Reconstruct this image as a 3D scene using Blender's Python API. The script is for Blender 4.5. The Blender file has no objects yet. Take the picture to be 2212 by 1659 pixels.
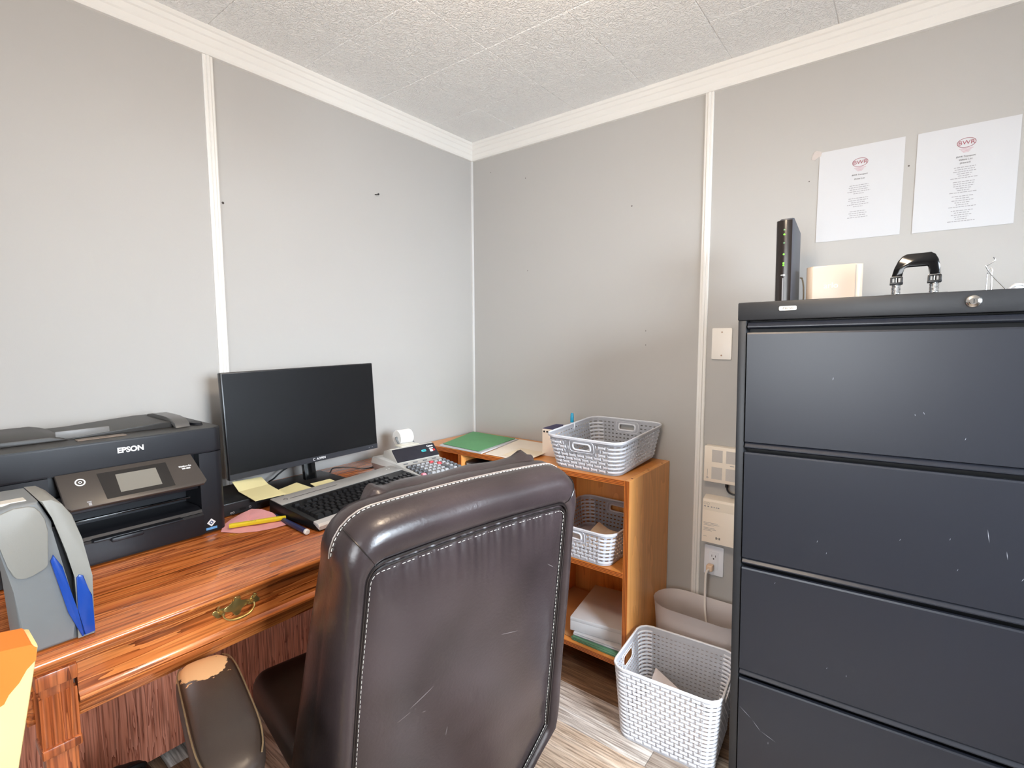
import bpy, bmesh, math, random
from mathutils import Vector, Matrix
R = math.radians
scn = bpy.context.scene
COL = scn.collection
random.seed(7)

# ------------------------------------------------------------------ camera
cam_d = bpy.data.cameras.new('camera')
cam = bpy.data.objects.new('camera', cam_d)
COL.objects.link(cam)
cam_d.sensor_fit = 'HORIZONTAL'
cam_d.sensor_width = 36.0
cam_d.lens = 36.0 * 1090.33 / 2212.0
cam_d.clip_start = 0.02
yaw, pit, rol = R(-37.924), R(5.221), R(-0.187)
fw = Vector((math.sin(yaw) * math.cos(pit), math.cos(yaw) * math.cos(pit), -math.sin(pit)))
r0 = Vector((math.cos(yaw), -math.sin(yaw), 0))
u0 = r0.cross(fw)
rr = r0 * math.cos(rol) + u0 * math.sin(rol)
uu = u0 * math.cos(rol) - r0 * math.sin(rol)
M = Matrix((rr, uu, -fw)).transposed().to_4x4()
M.translation = Vector((1.744, -1.923, 1.257))
cam.matrix_world = M
scn.camera = cam

# ------------------------------------------------------------------ world, light, exposure
scn.view_settings.view_transform = 'Standard'
scn.view_settings.look = 'None'
scn.view_settings.gamma = 1.0
scn.view_settings.exposure = 0.0
try:
    scn.view_settings.use_curve_mapping = False
except Exception:
    pass
world = bpy.data.worlds.new('sky')
scn.world = world
world.use_nodes = True
world.node_tree.nodes['Background'].inputs[0].default_value = (0.75, 0.87, 1.0, 1)
world.node_tree.nodes['Background'].inputs[1].default_value = 1.0

ROOM_X, ROOM_Y, ROOM_H = 3.5, -3.3, 2.205
WIN_Y0, WIN_Y1, WIN_Z0, WIN_Z1 = -2.0, -0.4, 0.95, 1.98
ld = bpy.data.lights.new('window_daylight', 'AREA')
ld.shape = 'RECTANGLE'
ld.size = WIN_Y1 - WIN_Y0 - 0.1
ld.size_y = WIN_Z1 - WIN_Z0 - 0.1
ld.energy = 56
ld.color = (0.78, 0.89, 1.0)
lo = bpy.data.objects.new('window_daylight', ld)
COL.objects.link(lo)
lo.location = (ROOM_X + 0.02, (WIN_Y0 + WIN_Y1) / 2, (WIN_Z0 + WIN_Z1) / 2)
lo.rotation_euler = Vector((-math.cos(R(18)), math.sin(R(18)), -0.36)).to_track_quat('-Z', 'Y').to_euler()
ld.spread = R(76)
ld2 = bpy.data.lights.new('rear_window_daylight', 'AREA')
ld2.shape = 'RECTANGLE'
ld2.size = 1.05
ld2.size_y = 1.1
ld2.energy = 24
ld2.color = (0.92, 0.96, 1.0)
ld2.spread = R(140)
lo2 = bpy.data.objects.new('rear_window_daylight', ld2)
COL.objects.link(lo2)
lo2.location = (1.4, -3.32, 1.4)
lo2.rotation_euler = (R(97), 0, 0)
LAMP_POS = (1.35, -1.32)
LAMP_STRENGTH = 74.0


# ------------------------------------------------------------------ helpers
def srgb(r, g, b):
    f = lambda c: (c / 255 / 12.92) if c / 255 <= 0.04045 else ((c / 255 + 0.055) / 1.055) ** 2.4
    return (f(r), f(g), f(b), 1)


def new_mat(name):
    m = bpy.data.materials.new(name)
    m.use_nodes = True
    nt = m.node_tree
    b = nt.nodes['Principled BSDF']
    return m, nt, b


def mat(name, col, rough=0.5, spec=0.5, metal=0.0, coat=0.0, bump=0.0, bscale=300.0, var=0.0, vscale=8.0, emit=None, estr=0.0, trans=0.0, alpha=1.0, sss=0.0):
    m, nt, b = new_mat(name)
    b.inputs['Base Color'].default_value = col
    b.inputs['Roughness'].default_value = rough
    b.inputs['Specular IOR Level'].default_value = spec
    b.inputs['Metallic'].default_value = metal
    b.inputs['Coat Weight'].default_value = coat
    b.inputs['Coat Roughness'].default_value = 0.08
    b.inputs['Transmission Weight'].default_value = trans
    b.inputs['Alpha'].default_value = alpha
    if sss:
        b.inputs['Subsurface Weight'].default_value = sss
        b.inputs['Subsurface Radius'].default_value = (0.02, 0.02, 0.02)
    if emit:
        b.inputs['Emission Color'].default_value = emit
        b.inputs['Emission Strength'].default_value = estr
    tc = nt.nodes.new('ShaderNodeTexCoord')
    if bump:
        n = nt.nodes.new('ShaderNodeTexNoise')
        n.inputs['Scale'].default_value = bscale
        n.inputs['Detail'].default_value = 3
        bp = nt.nodes.new('ShaderNodeBump')
        bp.inputs['Strength'].default_value = bump
        bp.inputs['Distance'].default_value = 0.002
        nt.links.new(tc.outputs['Object'], n.inputs['Vector'])
        nt.links.new(n.outputs['Fac'], bp.inputs['Height'])
        nt.links.new(bp.outputs['Normal'], b.inputs['Normal'])
    if var:
        n = nt.nodes.new('ShaderNodeTexNoise')
        n.inputs['Scale'].default_value = vscale
        n.inputs['Detail'].default_value = 4
        mx = nt.nodes.new('ShaderNodeMix')
        mx.data_type = 'RGBA'
        mx.inputs[6].default_value = tuple(c * (1 - var) for c in col[:3]) + (1,)
        mx.inputs[7].default_value = tuple(min(1, c * (1 + var)) for c in col[:3]) + (1,)
        nt.links.new(tc.outputs['Object'], n.inputs['Vector'])
        nt.links.new(n.outputs['Fac'], mx.inputs[0])
        nt.links.new(mx.outputs[2], b.inputs['Base Color'])
    return m


def wood(name, dark, mid, light, axis='x', scale=1.0, rough=0.3, coat=0.0, fine=1.0, stretch=14.0, contrast=1.0, soft=0.0):
    """grain running along axis"""
    m, nt, b = new_mat(name)
    N, L = nt.nodes, nt.links
    tc = N.new('ShaderNodeTexCoord')
    mp = N.new('ShaderNodeMapping')
    s = [stretch * scale] * 3
    s['xyz'.index(axis)] = 1.0 * scale
    mp.inputs['Scale'].default_value = s
    L.new(tc.outputs['Object'], mp.inputs['Vector'])
    n1 = N.new('ShaderNodeTexNoise')
    n1.inputs['Scale'].default_value = 1.6
    n1.inputs['Detail'].default_value = 3
    n1.inputs['Distortion'].default_value = 0.4
    L.new(mp.outputs['Vector'], n1.inputs['Vector'])
    mul = N.new('ShaderNodeMath'); mul.operation = 'MULTIPLY'; mul.inputs[1].default_value = 6.0
    L.new(n1.outputs['Fac'], mul.inputs[0])
    fr = N.new('ShaderNodeMath'); fr.operation = 'FRACT'
    L.new(mul.outputs[0], fr.inputs[0])
    mp2 = N.new('ShaderNodeMapping')
    s2 = [190.0 * fine] * 3
    s2['xyz'.index(axis)] = 5.0 * fine
    mp2.inputs['Scale'].default_value = s2
    L.new(tc.outputs['Object'], mp2.inputs['Vector'])
    n2 = N.new('ShaderNodeTexNoise')
    n2.inputs['Scale'].default_value = 1.0
    n2.inputs['Detail'].default_value = 2
    L.new(mp2.outputs['Vector'], n2.inputs['Vector'])
    r1 = N.new('ShaderNodeValToRGB')
    e = r1.color_ramp.elements
    e[0].position = 0.0; e[0].color = dark
    e[1].position = 1.0; e[1].color = light
    k = e.new(0.28 * contrast); k.color = mid
    k = e.new(0.7); k.color = tuple((mid[i] + light[i]) / 2 for i in range(3)) + (1,)
    L.new(fr.outputs[0], r1.inputs['Fac'])
    r2 = N.new('ShaderNodeValToRGB')
    e = r2.color_ramp.elements
    e[0].position = 0.36; e[0].color = (0.42, 0.38, 0.36, 1)
    e[1].position = 0.52; e[1].color = (1, 1, 1, 1)
    L.new(n2.outputs['Fac'], r2.inputs['Fac'])
    mx = N.new('ShaderNodeMix'); mx.data_type = 'RGBA'; mx.blend_type = 'MULTIPLY'
    mx.inputs[0].default_value = 0.75 * (1 - soft)
    L.new(r1.outputs['Color'], mx.inputs[6]); L.new(r2.outputs['Color'], mx.inputs[7])
    L.new(mx.outputs[2], b.inputs['Base Color'])
    b.inputs['Roughness'].default_value = rough
    b.inputs['Coat Weight'].default_value = coat
    b.inputs['Coat Roughness'].default_value = 0.06
    bp = N.new('ShaderNodeBump'); bp.inputs['Strength'].default_value = 0.06; bp.inputs['Distance'].default_value = 0.001
    L.new(n2.outputs['Fac'], bp.inputs['Height']); L.new(bp.outputs['Normal'], b.inputs['Normal'])
    return m


def link(o, parent=None):
    COL.objects.link(o)
    if parent is not None:
        o.parent = parent
    return o


def obj(name, bm, mats, parent=None, smooth=32):
    bmesh.ops.recalc_face_normals(bm, faces=bm.faces)
    me = bpy.data.meshes.new(name)
    bm.to_mesh(me)
    bm.free()
    for m in (mats if isinstance(mats, (list, tuple)) else [mats]):
        me.materials.append(m)
    if smooth:
        for p in me.polygons:
            p.use_smooth = True
        me.set_sharp_from_angle(angle=R(smooth))
    o = bpy.data.objects.new(name, me)
    return link(o, parent)


def tag(o, label, cat, group=None, kind=None):
    o['label'] = label
    o['category'] = cat
    if group:
        o['group'] = group
    if kind:
        o['kind'] = kind
    return o


def thing(name, label, cat, loc=(0, 0, 0), rotz=0.0, group=None, rot=None):
    o = bpy.data.objects.new(name, None)
    o.empty_display_size = 0.05
    COL.objects.link(o)
    o.location = loc
    o.rotation_euler = rot if rot else (0, 0, rotz)
    return tag(o, label, cat, group)


def struct(o):
    o['kind'] = 'structure'
    return o


def BM():
    return bmesh.new()


def rbox(bm, a, b, r=0.0, seg=2, mi=0, mtx=None):
    x0, y0, z0 = a; x1, y1, z1 = b
    g = bmesh.ops.create_cube(bm, size=1.0)
    vs = g['verts']
    for v in vs:
        v.co = Vector(((x0 + x1) / 2 + v.co.x * (x1 - x0), (y0 + y1) / 2 + v.co.y * (y1 - y0), (z0 + z1) / 2 + v.co.z * (z1 - z0)))
    faces = set(f for v in vs for f in v.link_faces)
    if r > 0:
        r = min(r, 0.49 * min(abs(x1 - x0), abs(y1 - y0), abs(z1 - z0)))
        es = list(set(e for v in vs for e in v.link_edges))
        res = bmesh.ops.bevel(bm, geom=es, offset=r, segments=seg, profile=0.5, affect='EDGES', clamp_overlap=True)
        faces = set(res['faces']) | set(f for f in faces if f.is_valid)
        vs = list(set(v for f in faces for v in f.verts))
    for f in faces:
        if f.is_valid:
            f.material_index = mi
    if mtx is not None:
        for v in vs:
            v.co = mtx @ v.co
    return vs


def prism(bm, pts, axis, a, b, mi=0, bev=0.0, seg=2):
    def mk(p, d):
        if axis == 'x': return Vector((d, p[0], p[1]))
        if axis == 'y': return Vector((p[0], d, p[1]))
        return Vector((p[0], p[1], d))
    va = [bm.verts.new(mk(p, a)) for p in pts]
    vb = [bm.verts.new(mk(p, b)) for p in pts]
    fs = [bm.faces.new(va), bm.faces.new(list(reversed(vb)))]
    n = len(pts)
    for i in range(n):
        fs.append(bm.faces.new((va[i], vb[i], vb[(i + 1) % n], va[(i + 1) % n])))
    if bev:
        es = list(set(list(fs[0].edges) + list(fs[1].edges)))
        res = bmesh.ops.bevel(bm, geom=es, offset=bev, segments=seg, profile=0.5, affect='EDGES', clamp_overlap=True)
        fs = list(set(res['faces']) | set(f for f in fs if f.is_valid))
    for f in fs:
        if f.is_valid:
            f.material_index = mi
    return [v for v in set(v for f in fs if f.is_valid for v in f.verts)]


def tube(bm, pts, r, seg=8, closed=False, mi=0, cap=True):
    pts = [Vector(p) for p in pts]
    n = len(pts)
    rs = r if isinstance(r, (list, tuple)) else [r] * n
    rings = []
    prev = None
    for i in range(n):
        if closed:
            t = (pts[(i + 1) % n] - pts[i - 1]).normalized()
        else:
            t = (pts[min(i + 1, n - 1)] - pts[max(i - 1, 0)]).normalized()
        if prev is None:
            a = Vector((0, 0, 1)) if abs(t.z) < 0.9 else Vector((1, 0, 0))
            nrm = (a - t * a.dot(t)).normalized()
        else:
            nrm = (prev - t * prev.dot(t)).normalized()
        prev = nrm
        bn = t.cross(nrm)
        rings.append([bm.verts.new(pts[i] + (nrm * math.cos(2 * math.pi * k / seg) + bn * math.sin(2 * math.pi * k / seg)) * rs[i]) for k in range(seg)])
    m = n if closed else n - 1
    for i in range(m):
        A, B = rings[i], rings[(i + 1) % n]
        for k in range(seg):
            f = bm.faces.new((A[k], A[(k + 1) % seg], B[(k + 1) % seg], B[k]))
            f.material_index = mi
    if cap and not closed:
        for ring in (rings[0], rings[-1]):
            f = bm.faces.new(ring); f.material_index = mi
    return rings


def spline(pts, n=8):
    """Catmull-Rom through pts"""
    P = [Vector(p) for p in pts]
    P = [P[0] * 2 - P[1]] + P + [P[-1] * 2 - P[-2]]
    out = []
    for i in range(1, len(P) - 2):
        for k in range(n):
            t = k / n
            a, b, c, d = P[i - 1], P[i], P[i + 1], P[i + 2]
            out.append(0.5 * ((2 * b) + (c - a) * t + (2 * a - 5 * b + 4 * c - d) * t * t + (3 * b - a - 3 * c + d) * t ** 3))
    out.append(P[-2])
    return out


def lathe(bm, prof, seg=24, mtx=None, mi=0):
    rings = []
    for r, z in prof:
        if r <= 1e-6:
            v = bm.verts.new((0, 0, z)); rings.append([v])
        else:
            rings.append([bm.verts.new((r * math.cos(2 * math.pi * k / seg), r * math.sin(2 * math.pi * k / seg), z)) for k in range(seg)])
    for A, B in zip(rings[:-1], rings[1:]):
        for k in range(seg):
            a0, a1 = A[k % len(A)], A[(k + 1) % len(A)]
            b0, b1 = B[k % len(B)], B[(k + 1) % len(B)]
            q = []
            for v in (a0, a1, b1, b0):
                if v not in q: q.append(v)
            if len(q) >= 3:
                f = bm.faces.new(q); f.material_index = mi
    if mtx is not None:
        for ring in rings:
            for v in ring: v.co = mtx @ v.co
    return rings


def rrect(w, h, r, n=5, cx=0, cy=0):
    """rounded rectangle outline, counter-clockwise"""
    out = []
    for (sx, sy, a0) in ((1, 1, 0), (-1, 1, 90), (-1, -1, 180), (1, -1, 270)):
        for k in range(n + 1):
            a = R(a0 + 90 * k / n)
            out.append((cx + sx * (w / 2 - r) + r * math.cos(a), cy + sy * (h / 2 - r) + r * math.sin(a)))
    return out


_fonts = {}


def text(name, s, size, m, parent, loc, rot=(0, 0, 0), ext=0.0003, align='CENTER', sx=1.0, shear=0.0, off=0.0):
    cu = bpy.data.curves.new(name, 'FONT')
    cu.body = s
    cu.size = size
    cu.align_x = align
    cu.align_y = 'CENTER'
    cu.extrude = ext
    cu.shear = shear
    cu.offset = off
    t = bpy.data.objects.new(name + '_tmp', cu)
    COL.objects.link(t)
    dg = bpy.context.evaluated_depsgraph_get()
    me = bpy.data.meshes.new_from_object(t.evaluated_get(dg))
    bpy.data.objects.remove(t)
    bpy.data.curves.remove(cu)
    me.materials.clear()
    me.materials.append(m)
    for p in me.polygons:
        p.material_index = 0
    o = bpy.data.objects.new(name, me)
    link(o, parent)
    o.location = loc
    o.rotation_euler = rot
    o.scale = (sx, 1, 1)
    return o


# ------------------------------------------------------------------ materials
def wall_material():
    m, nt, b = new_mat('grey wall panel')
    N, L = nt.nodes, nt.links
    tc = N.new('ShaderNodeTexCoord')
    n = N.new('ShaderNodeTexNoise'); n.inputs['Scale'].default_value = 420; n.inputs['Detail'].default_value = 2
    L.new(tc.outputs['Object'], n.inputs['Vector'])
    n2 = N.new('ShaderNodeTexNoise'); n2.inputs['Scale'].default_value = 1.2; n2.inputs['Detail'].default_value = 3
    L.new(tc.outputs['Object'], n2.inputs['Vector'])
    mx = N.new('ShaderNodeMix'); mx.data_type = 'RGBA'
    mx.inputs[6].default_value = srgb(171, 168, 164); mx.inputs[7].default_value = srgb(177, 174, 170)
    L.new(n2.outputs['Fac'], mx.inputs[0])
    L.new(mx.outputs[2], b.inputs['Base Color'])
    bp = N.new('ShaderNodeBump'); bp.inputs['Strength'].default_value = 0.08; bp.inputs['Distance'].default_value = 0.0015
    L.new(n.outputs['Fac'], bp.inputs['Height']); L.new(bp.outputs['Normal'], b.inputs['Normal'])
    b.inputs['Roughness'].default_value = 0.55
    b.inputs['Specular IOR Level'].default_value = 0.35
    return m


def ceiling_material():
    m, nt, b = new_mat('textured ceiling tile')
    N, L = nt.nodes, nt.links
    tc = N.new('ShaderNodeTexCoord')
    n = N.new('ShaderNodeTexNoise'); n.inputs['Scale'].default_value = 62; n.inputs['Detail'].default_value = 1.5; n.inputs['Distortion'].default_value = 2.2
    L.new(tc.outputs['Object'], n.inputs['Vector'])
    rp = N.new('ShaderNodeValToRGB')
    rp.color_ramp.elements[0].position = 0.42; rp.color_ramp.elements[1].position = 0.6
    L.new(n.outputs['Fac'], rp.inputs['Fac'])
    bp = N.new('ShaderNodeBump'); bp.inputs['Strength'].default_value = 0.8; bp.inputs['Distance'].default_value = 0.003
    L.new(rp.outputs['Color'], bp.inputs['Height']); L.new(bp.outputs['Normal'], b.inputs['Normal'])
    b.inputs['Base Color'].default_value = srgb(250, 250, 249)
    b.inputs['Roughness'].default_value = 0.7
    return m


def plank_material(name, dark, mid, light, contrast=0.5):
    m, nt, b = new_mat(name)
    N, L = nt.nodes, nt.links
    tc = N.new('ShaderNodeTexCoord')
    mp = N.new('ShaderNodeMapping'); mp.inputs['Scale'].default_value = (1.6, 17, 1)
    L.new(tc.outputs['Object'], mp.inputs['Vector'])
    n1 = N.new('ShaderNodeTexNoise'); n1.inputs['Scale'].default_value = 2.4; n1.inputs['Detail'].default_value = 8; n1.inputs['Roughness'].default_value = 0.65; n1.inputs['Distortion'].default_value = 0.8
    L.new(mp.outputs['Vector'], n1.inputs['Vector'])
    rp = N.new('ShaderNodeValToRGB')
    e = rp.color_ramp.elements
    e[0].position = 0.5 - contrast * 0.32; e[0].color = dark
    e[1].position = 0.5 + contrast * 0.32; e[1].color = light
    k = e.new(0.5); k.color = mid
    L.new(n1.outputs['Fac'], rp.inputs['Fac'])
    mp2 = N.new('ShaderNodeMapping'); mp2.inputs['Scale'].default_value = (2.5, 60, 1)
    L.new(tc.outputs['Object'], mp2.inputs['Vector'])
    n2 = N.new('ShaderNodeTexNoise'); n2.inputs['Scale'].default_value = 3; n2.inputs['Detail'].default_value = 4; n2.inputs['Distortion'].default_value = 0.4
    L.new(mp2.outputs['Vector'], n2.inputs['Vector'])
    r2 = N.new('ShaderNodeValToRGB')
    r2.color_ramp.elements[0].position = 0.38; r2.color_ramp.elements[0].color = (0.42, 0.38, 0.36, 1)
    r2.color_ramp.elements[1].position = 0.55; r2.color_ramp.elements[1].color = (1, 1, 1, 1)
    L.new(n2.outputs['Fac'], r2.inputs['Fac'])
    mx = N.new('ShaderNodeMix'); mx.data_type = 'RGBA'; mx.blend_type = 'MULTIPLY'; mx.inputs[0].default_value = 0.85
    L.new(rp.outputs['Color'], mx.inputs[6]); L.new(r2.outputs['Color'], mx.inputs[7])
    L.new(mx.outputs[2], b.inputs['Base Color'])
    b.inputs['Roughness'].default_value = 0.42
    bp = N.new('ShaderNodeBump'); bp.inputs['Strength'].default_value = 0.15; bp.inputs['Distance'].default_value = 0.001
    L.new(n2.outputs['Fac'], bp.inputs['Height']); L.new(bp.outputs['Normal'], b.inputs['Normal'])
    return m


def ply_material(name, col, edge_dark):
    """birch ply stained orange: broad soft figure along z"""
    return wood(name, edge_dark, col, tuple(min(1, c * 1.12) for c in col[:3]) + (1,), axis='z', scale=1.0, rough=0.35, coat=0.15, fine=0.5, stretch=6, soft=0.8)


def leather_material():
    m, nt, b = new_mat('dark brown leather')
    N, L = nt.nodes, nt.links
    tc = N.new('ShaderNodeTexCoord')
    n1 = N.new('ShaderNodeTexNoise'); n1.inputs['Scale'].default_value = 6; n1.inputs['Detail'].default_value = 2; n1.inputs['Roughness'].default_value = 0.4
    L.new(tc.outputs['Object'], n1.inputs['Vector'])
    rp = N.new('ShaderNodeValToRGB')
    rp.color_ramp.elements[0].position = 0.2; rp.color_ramp.elements[0].color = srgb(40, 32, 32)
    rp.color_ramp.elements[1].position = 0.85; rp.color_ramp.elements[1].color = srgb(68, 57, 58)
    L.new(n1.outputs['Fac'], rp.inputs['Fac'])
    L.new(rp.outputs['Color'], b.inputs['Base Color'])
    rr_ = N.new('ShaderNodeMapRange'); rr_.inputs['To Min'].default_value = 0.285; rr_.inputs['To Max'].default_value = 0.3
    L.new(n1.outputs['Fac'], rr_.inputs['Value']); L.new(rr_.outputs['Result'], b.inputs['Roughness'])
    v = N.new('ShaderNodeTexNoise'); v.inputs['Scale'].default_value = 160; v.inputs['Detail'].default_value = 2
    L.new(tc.outputs['Object'], v.inputs['Vector'])
    bp = N.new('ShaderNodeBump'); bp.inputs['Strength'].default_value = 0.16; bp.inputs['Distance'].default_value = 0.002
    L.new(v.outputs['Fac'], bp.inputs['Height']); L.new(bp.outputs['Normal'], b.inputs['Normal'])
    b.inputs['Specular IOR Level'].default_value = 0.6
    return m


def worn_leather_material():
    """arm pad: brown leather, the finish worn off at the front (local +y end) down to tan backing"""
    m, nt, b = new_mat('worn arm leather')
    N, L = nt.nodes, nt.links
    tc = N.new('ShaderNodeTexCoord')
    n = N.new('ShaderNodeTexNoise'); n.inputs['Scale'].default_value = 38; n.inputs['Detail'].default_value = 5
    L.new(tc.outputs['Object'], n.inputs['Vector'])
    sub = N.new('ShaderNodeVectorMath'); sub.operation = 'SUBTRACT'; sub.inputs[1].default_value = (-0.004, 0.118, 0.03)
    L.new(tc.outputs['Object'], sub.inputs[0])
    sc = N.new('ShaderNodeVectorMath'); sc.operation = 'MULTIPLY'; sc.inputs[1].default_value = (1 / 0.05, 1 / 0.072, 1 / 0.08)
    L.new(sub.outputs[0], sc.inputs[0])
    ln = N.new('ShaderNodeVectorMath'); ln.operation = 'LENGTH'
    L.new(sc.outputs[0], ln.inputs[0])
    ad = N.new('ShaderNodeMath'); ad.operation = 'MULTIPLY_ADD'; ad.inputs[1].default_value = 1.5; ad.inputs[2].default_value = -0.75
    L.new(n.outputs['Fac'], ad.inputs[0])
    s2 = N.new('ShaderNodeMath'); s2.operation = 'ADD'
    L.new(ln.outputs['Value'], s2.inputs[0]); L.new(ad.outputs[0], s2.inputs[1])
    rp = N.new('ShaderNodeValToRGB')
    e = rp.color_ramp.elements
    e[0].position = 0.86; e[0].color = srgb(226, 178, 128)
    e[1].position = 0.9; e[1].color = srgb(54, 44, 38)
    L.new(s2.outputs[0], rp.inputs['Fac'])
    L.new(rp.outputs['Color'], b.inputs['Base Color'])
    r2 = N.new('ShaderNodeValToRGB')
    r2.color_ramp.elements[0].position = 0.86; r2.color_ramp.elements[0].color = (0.9, 0.9, 0.9, 1)
    r2.color_ramp.elements[1].position = 0.9; r2.color_ramp.elements[1].color = (0.36, 0.36, 0.36, 1)
    L.new(s2.outputs[0], r2.inputs['Fac']); L.new(r2.outputs['Color'], b.inputs['Roughness'])
    v = N.new('ShaderNodeTexNoise'); v.inputs['Scale'].default_value = 400
    L.new(tc.outputs['Object'], v.inputs['Vector'])
    bp = N.new('ShaderNodeBump'); bp.inputs['Strength'].default_value = 0.1; bp.inputs['Distance'].default_value = 0.001
    L.new(v.outputs['Fac'], bp.inputs['Height']); L.new(bp.outputs['Normal'], b.inputs['Normal'])
    return m


MW = wall_material()
MCEIL = ceiling_material()
MTRIM = mat('white trim paint', srgb(226, 223, 218), 0.42, bump=0.03, bscale=60)
MPLANK = [
    plank_material('plank brown', srgb(88, 66, 50), srgb(136, 106, 82), srgb(172, 142, 114), 0.7),
    plank_material('plank whitewash', srgb(128, 112, 100), srgb(216, 205, 194), srgb(252, 248, 243), 0.7),
    plank_material('plank tan', srgb(150, 124, 102), srgb(212, 188, 164), srgb(238, 222, 204), 0.6),
    plank_material('plank grey', srgb(112, 98, 88), srgb(166, 150, 136), srgb(196, 184, 172), 0.6),
]
OAK_D, OAK_M, OAK_L = srgb(122, 56, 20), srgb(182, 98, 46), srgb(212, 128, 66)
MOAKY = wood('glossy oak along length', OAK_D, OAK_M, OAK_L, 'y', rough=0.24, coat=0.6, stretch=26)
MOAKZ = wood('oak upright grain', srgb(120, 56, 26), srgb(170, 90, 48), srgb(194, 112, 64), 'z', rough=0.35, coat=0.25, stretch=18)
MOAKX = wood('oak crosswise', OAK_D, OAK_M, OAK_L, 'x', rough=0.3, coat=0.4, stretch=16)
MMOD = wood('oak back panel', srgb(146, 78, 58), srgb(204, 128, 100), srgb(222, 148, 122), 'z', rough=0.4, coat=0.1, stretch=20, scale=1.6)
MPLY = ply_material('orange stained plywood', srgb(230, 160, 88), srgb(226, 153, 80))
MPLYX = wood('orange stained plywood top', srgb(210, 134, 66), srgb(216, 142, 70), srgb(224, 150, 80), 'x', rough=0.35, coat=0.15, fine=0.5, stretch=6, soft=0.8)
MPLYE = mat('plywood edge light ply', srgb(196, 112, 46), 0.45, var=0.15, vscale=30)
MPLYD = mat('plywood edge dark ply', srgb(112, 48, 16), 0.5)
MLEA = leather_material()
MWORN = worn_leather_material()
MSEAM = mat('dark seam leather', srgb(34, 28, 27), 0.3)
MSTITCH = mat('cream stitching thread', srgb(232, 226, 214), 0.6)
MPIPE = mat('worn pale arm piping', srgb(112, 92, 66), 0.5, var=0.5, vscale=60)
MCHB = mat('black chair plastic', srgb(28, 28, 30), 0.4)
MBRASS = mat('antique brass', srgb(186, 158, 96), 0.28, metal=0.85)
MCAB = mat('black powder coated steel', srgb(34, 36, 43), 0.34, bump=0.03, bscale=700)
MCABF = mat('black cabinet frame steel', srgb(34, 35, 38), 0.42, bump=0.03, bscale=700)
MCABD = mat('black recess', srgb(16, 16, 18), 0.5)
MSCR = mat('bare metal scratch', srgb(150, 152, 158), 0.4)
MCHROME = mat('chrome', srgb(220, 218, 215), 0.15, metal=1.0)
MPRN = mat('black printer plastic', srgb(25, 26, 31), 0.42, spec=0.4, bump=0.05, bscale=900)
MPRNT = mat('grey black printer lid', srgb(46, 44, 42), 0.45, bump=0.05, bscale=900)
MPRNP = mat('dark brown control panel', srgb(62, 56, 52), 0.35)
MSCRN = mat('dark glass', srgb(22, 22, 24), 0.12)
MLCD = mat('grey display off', srgb(118, 114, 106), 0.3)
MWHITE = mat('white print', srgb(240, 240, 240), 0.5)
MBLK = mat('satin black plastic', srgb(22, 22, 24), 0.35)
MGLB = mat('gloss black plastic', srgb(14, 14, 15), 0.12)
MMON = mat('monitor matte screen', srgb(16, 17, 19), 0.38, spec=0.3)
MMONB = mat('monitor bezel', srgb(46, 47, 53), 0.4)
MKEY = mat('black key', srgb(28, 28, 31), 0.3)
MSILV = mat('silver grey plastic', srgb(176, 174, 172), 0.35, metal=0.25)
MSILL = mat('light silver plastic', srgb(206, 206, 208), 0.3, metal=0.2)
MGREYK = mat('grey calculator key', srgb(150, 150, 152), 0.4)
MDKK = mat('dark calculator key', srgb(92, 94, 98), 0.4)
MREDK = mat('red calculator key', srgb(196, 72, 78), 0.4)
MPINKK = mat('pink calculator key', srgb(232, 142, 156), 0.4)
MTEAL = mat('teal digit', srgb(60, 200, 205), 0.4, emit=srgb(70, 210, 215), estr=0.7)
MPAPER = mat('white paper', srgb(198, 198, 200), 0.75)
MCREAM = mat('cream paper', srgb(232, 214, 188), 0.8, var=0.04, vscale=20)
MYEL = mat('yellow sticky paper', srgb(248, 238, 182), 0.8)
MINK = mat('grey handwriting', srgb(190, 172, 110), 0.8)
MPINK = mat('pink paper', srgb(238, 168, 172), 0.8, var=0.22, vscale=22)
MYELP = mat('yellow plastic', srgb(246, 222, 48), 0.4)
MNAVY = mat('navy plastic', srgb(40, 46, 92), 0.3)
MGREEN = mat('green folder card', srgb(96, 156, 104), 0.7, var=0.12, vscale=12)
MGREEND = mat('dark green folder', srgb(78, 118, 90), 0.6)
MKRAFT = mat('kraft card', srgb(168, 122, 78), 0.8, var=0.1, vscale=10)
MGRB = mat('pale grey basket plastic', srgb(212, 213, 219), 0.38, sss=0.0)
MWHB = mat('white basket plastic', srgb(236, 236, 240), 0.38)
MWPL = mat('white plastic', srgb(232, 226, 218), 0.4)
MIVORY = mat('ivory plastic', srgb(238, 226, 210), 0.35)
MOUT = mat('bright white outlet', srgb(232, 233, 238), 0.35)
MGRILL = mat('grey perforated grille', srgb(196, 190, 184), 0.6, bump=0.4, bscale=900, var=0.12, vscale=700)
MDARKP = mat('dark print', srgb(70, 68, 70), 0.7)
MTXT = mat('grey print', srgb(150, 148, 150), 0.8)
MLOGO = mat('maroon print', srgb(150, 72, 84), 0.7)
MLED = mat('lit green led', srgb(110, 220, 50), 0.3, emit=srgb(110, 235, 40), estr=1.0)
MLEDO = mat('unlit green led', srgb(96, 140, 96), 0.3)
MMACH = mat('warm grey machine plastic', srgb(116, 119, 120), 0.45, bump=0.04, bscale=800)
MMACH2 = mat('lighter grey machine cover', srgb(138, 137, 131), 0.45, bump=0.04, bscale=800)
MBLUE = mat('translucent blue plastic', srgb(30, 76, 172), 0.25, trans=0.25)
MORG = mat('orange card', srgb(242, 132, 42), 0.6)
MYCARD = mat('pale yellow card', srgb(246, 226, 158), 0.7, var=0.06, vscale=14)
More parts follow.
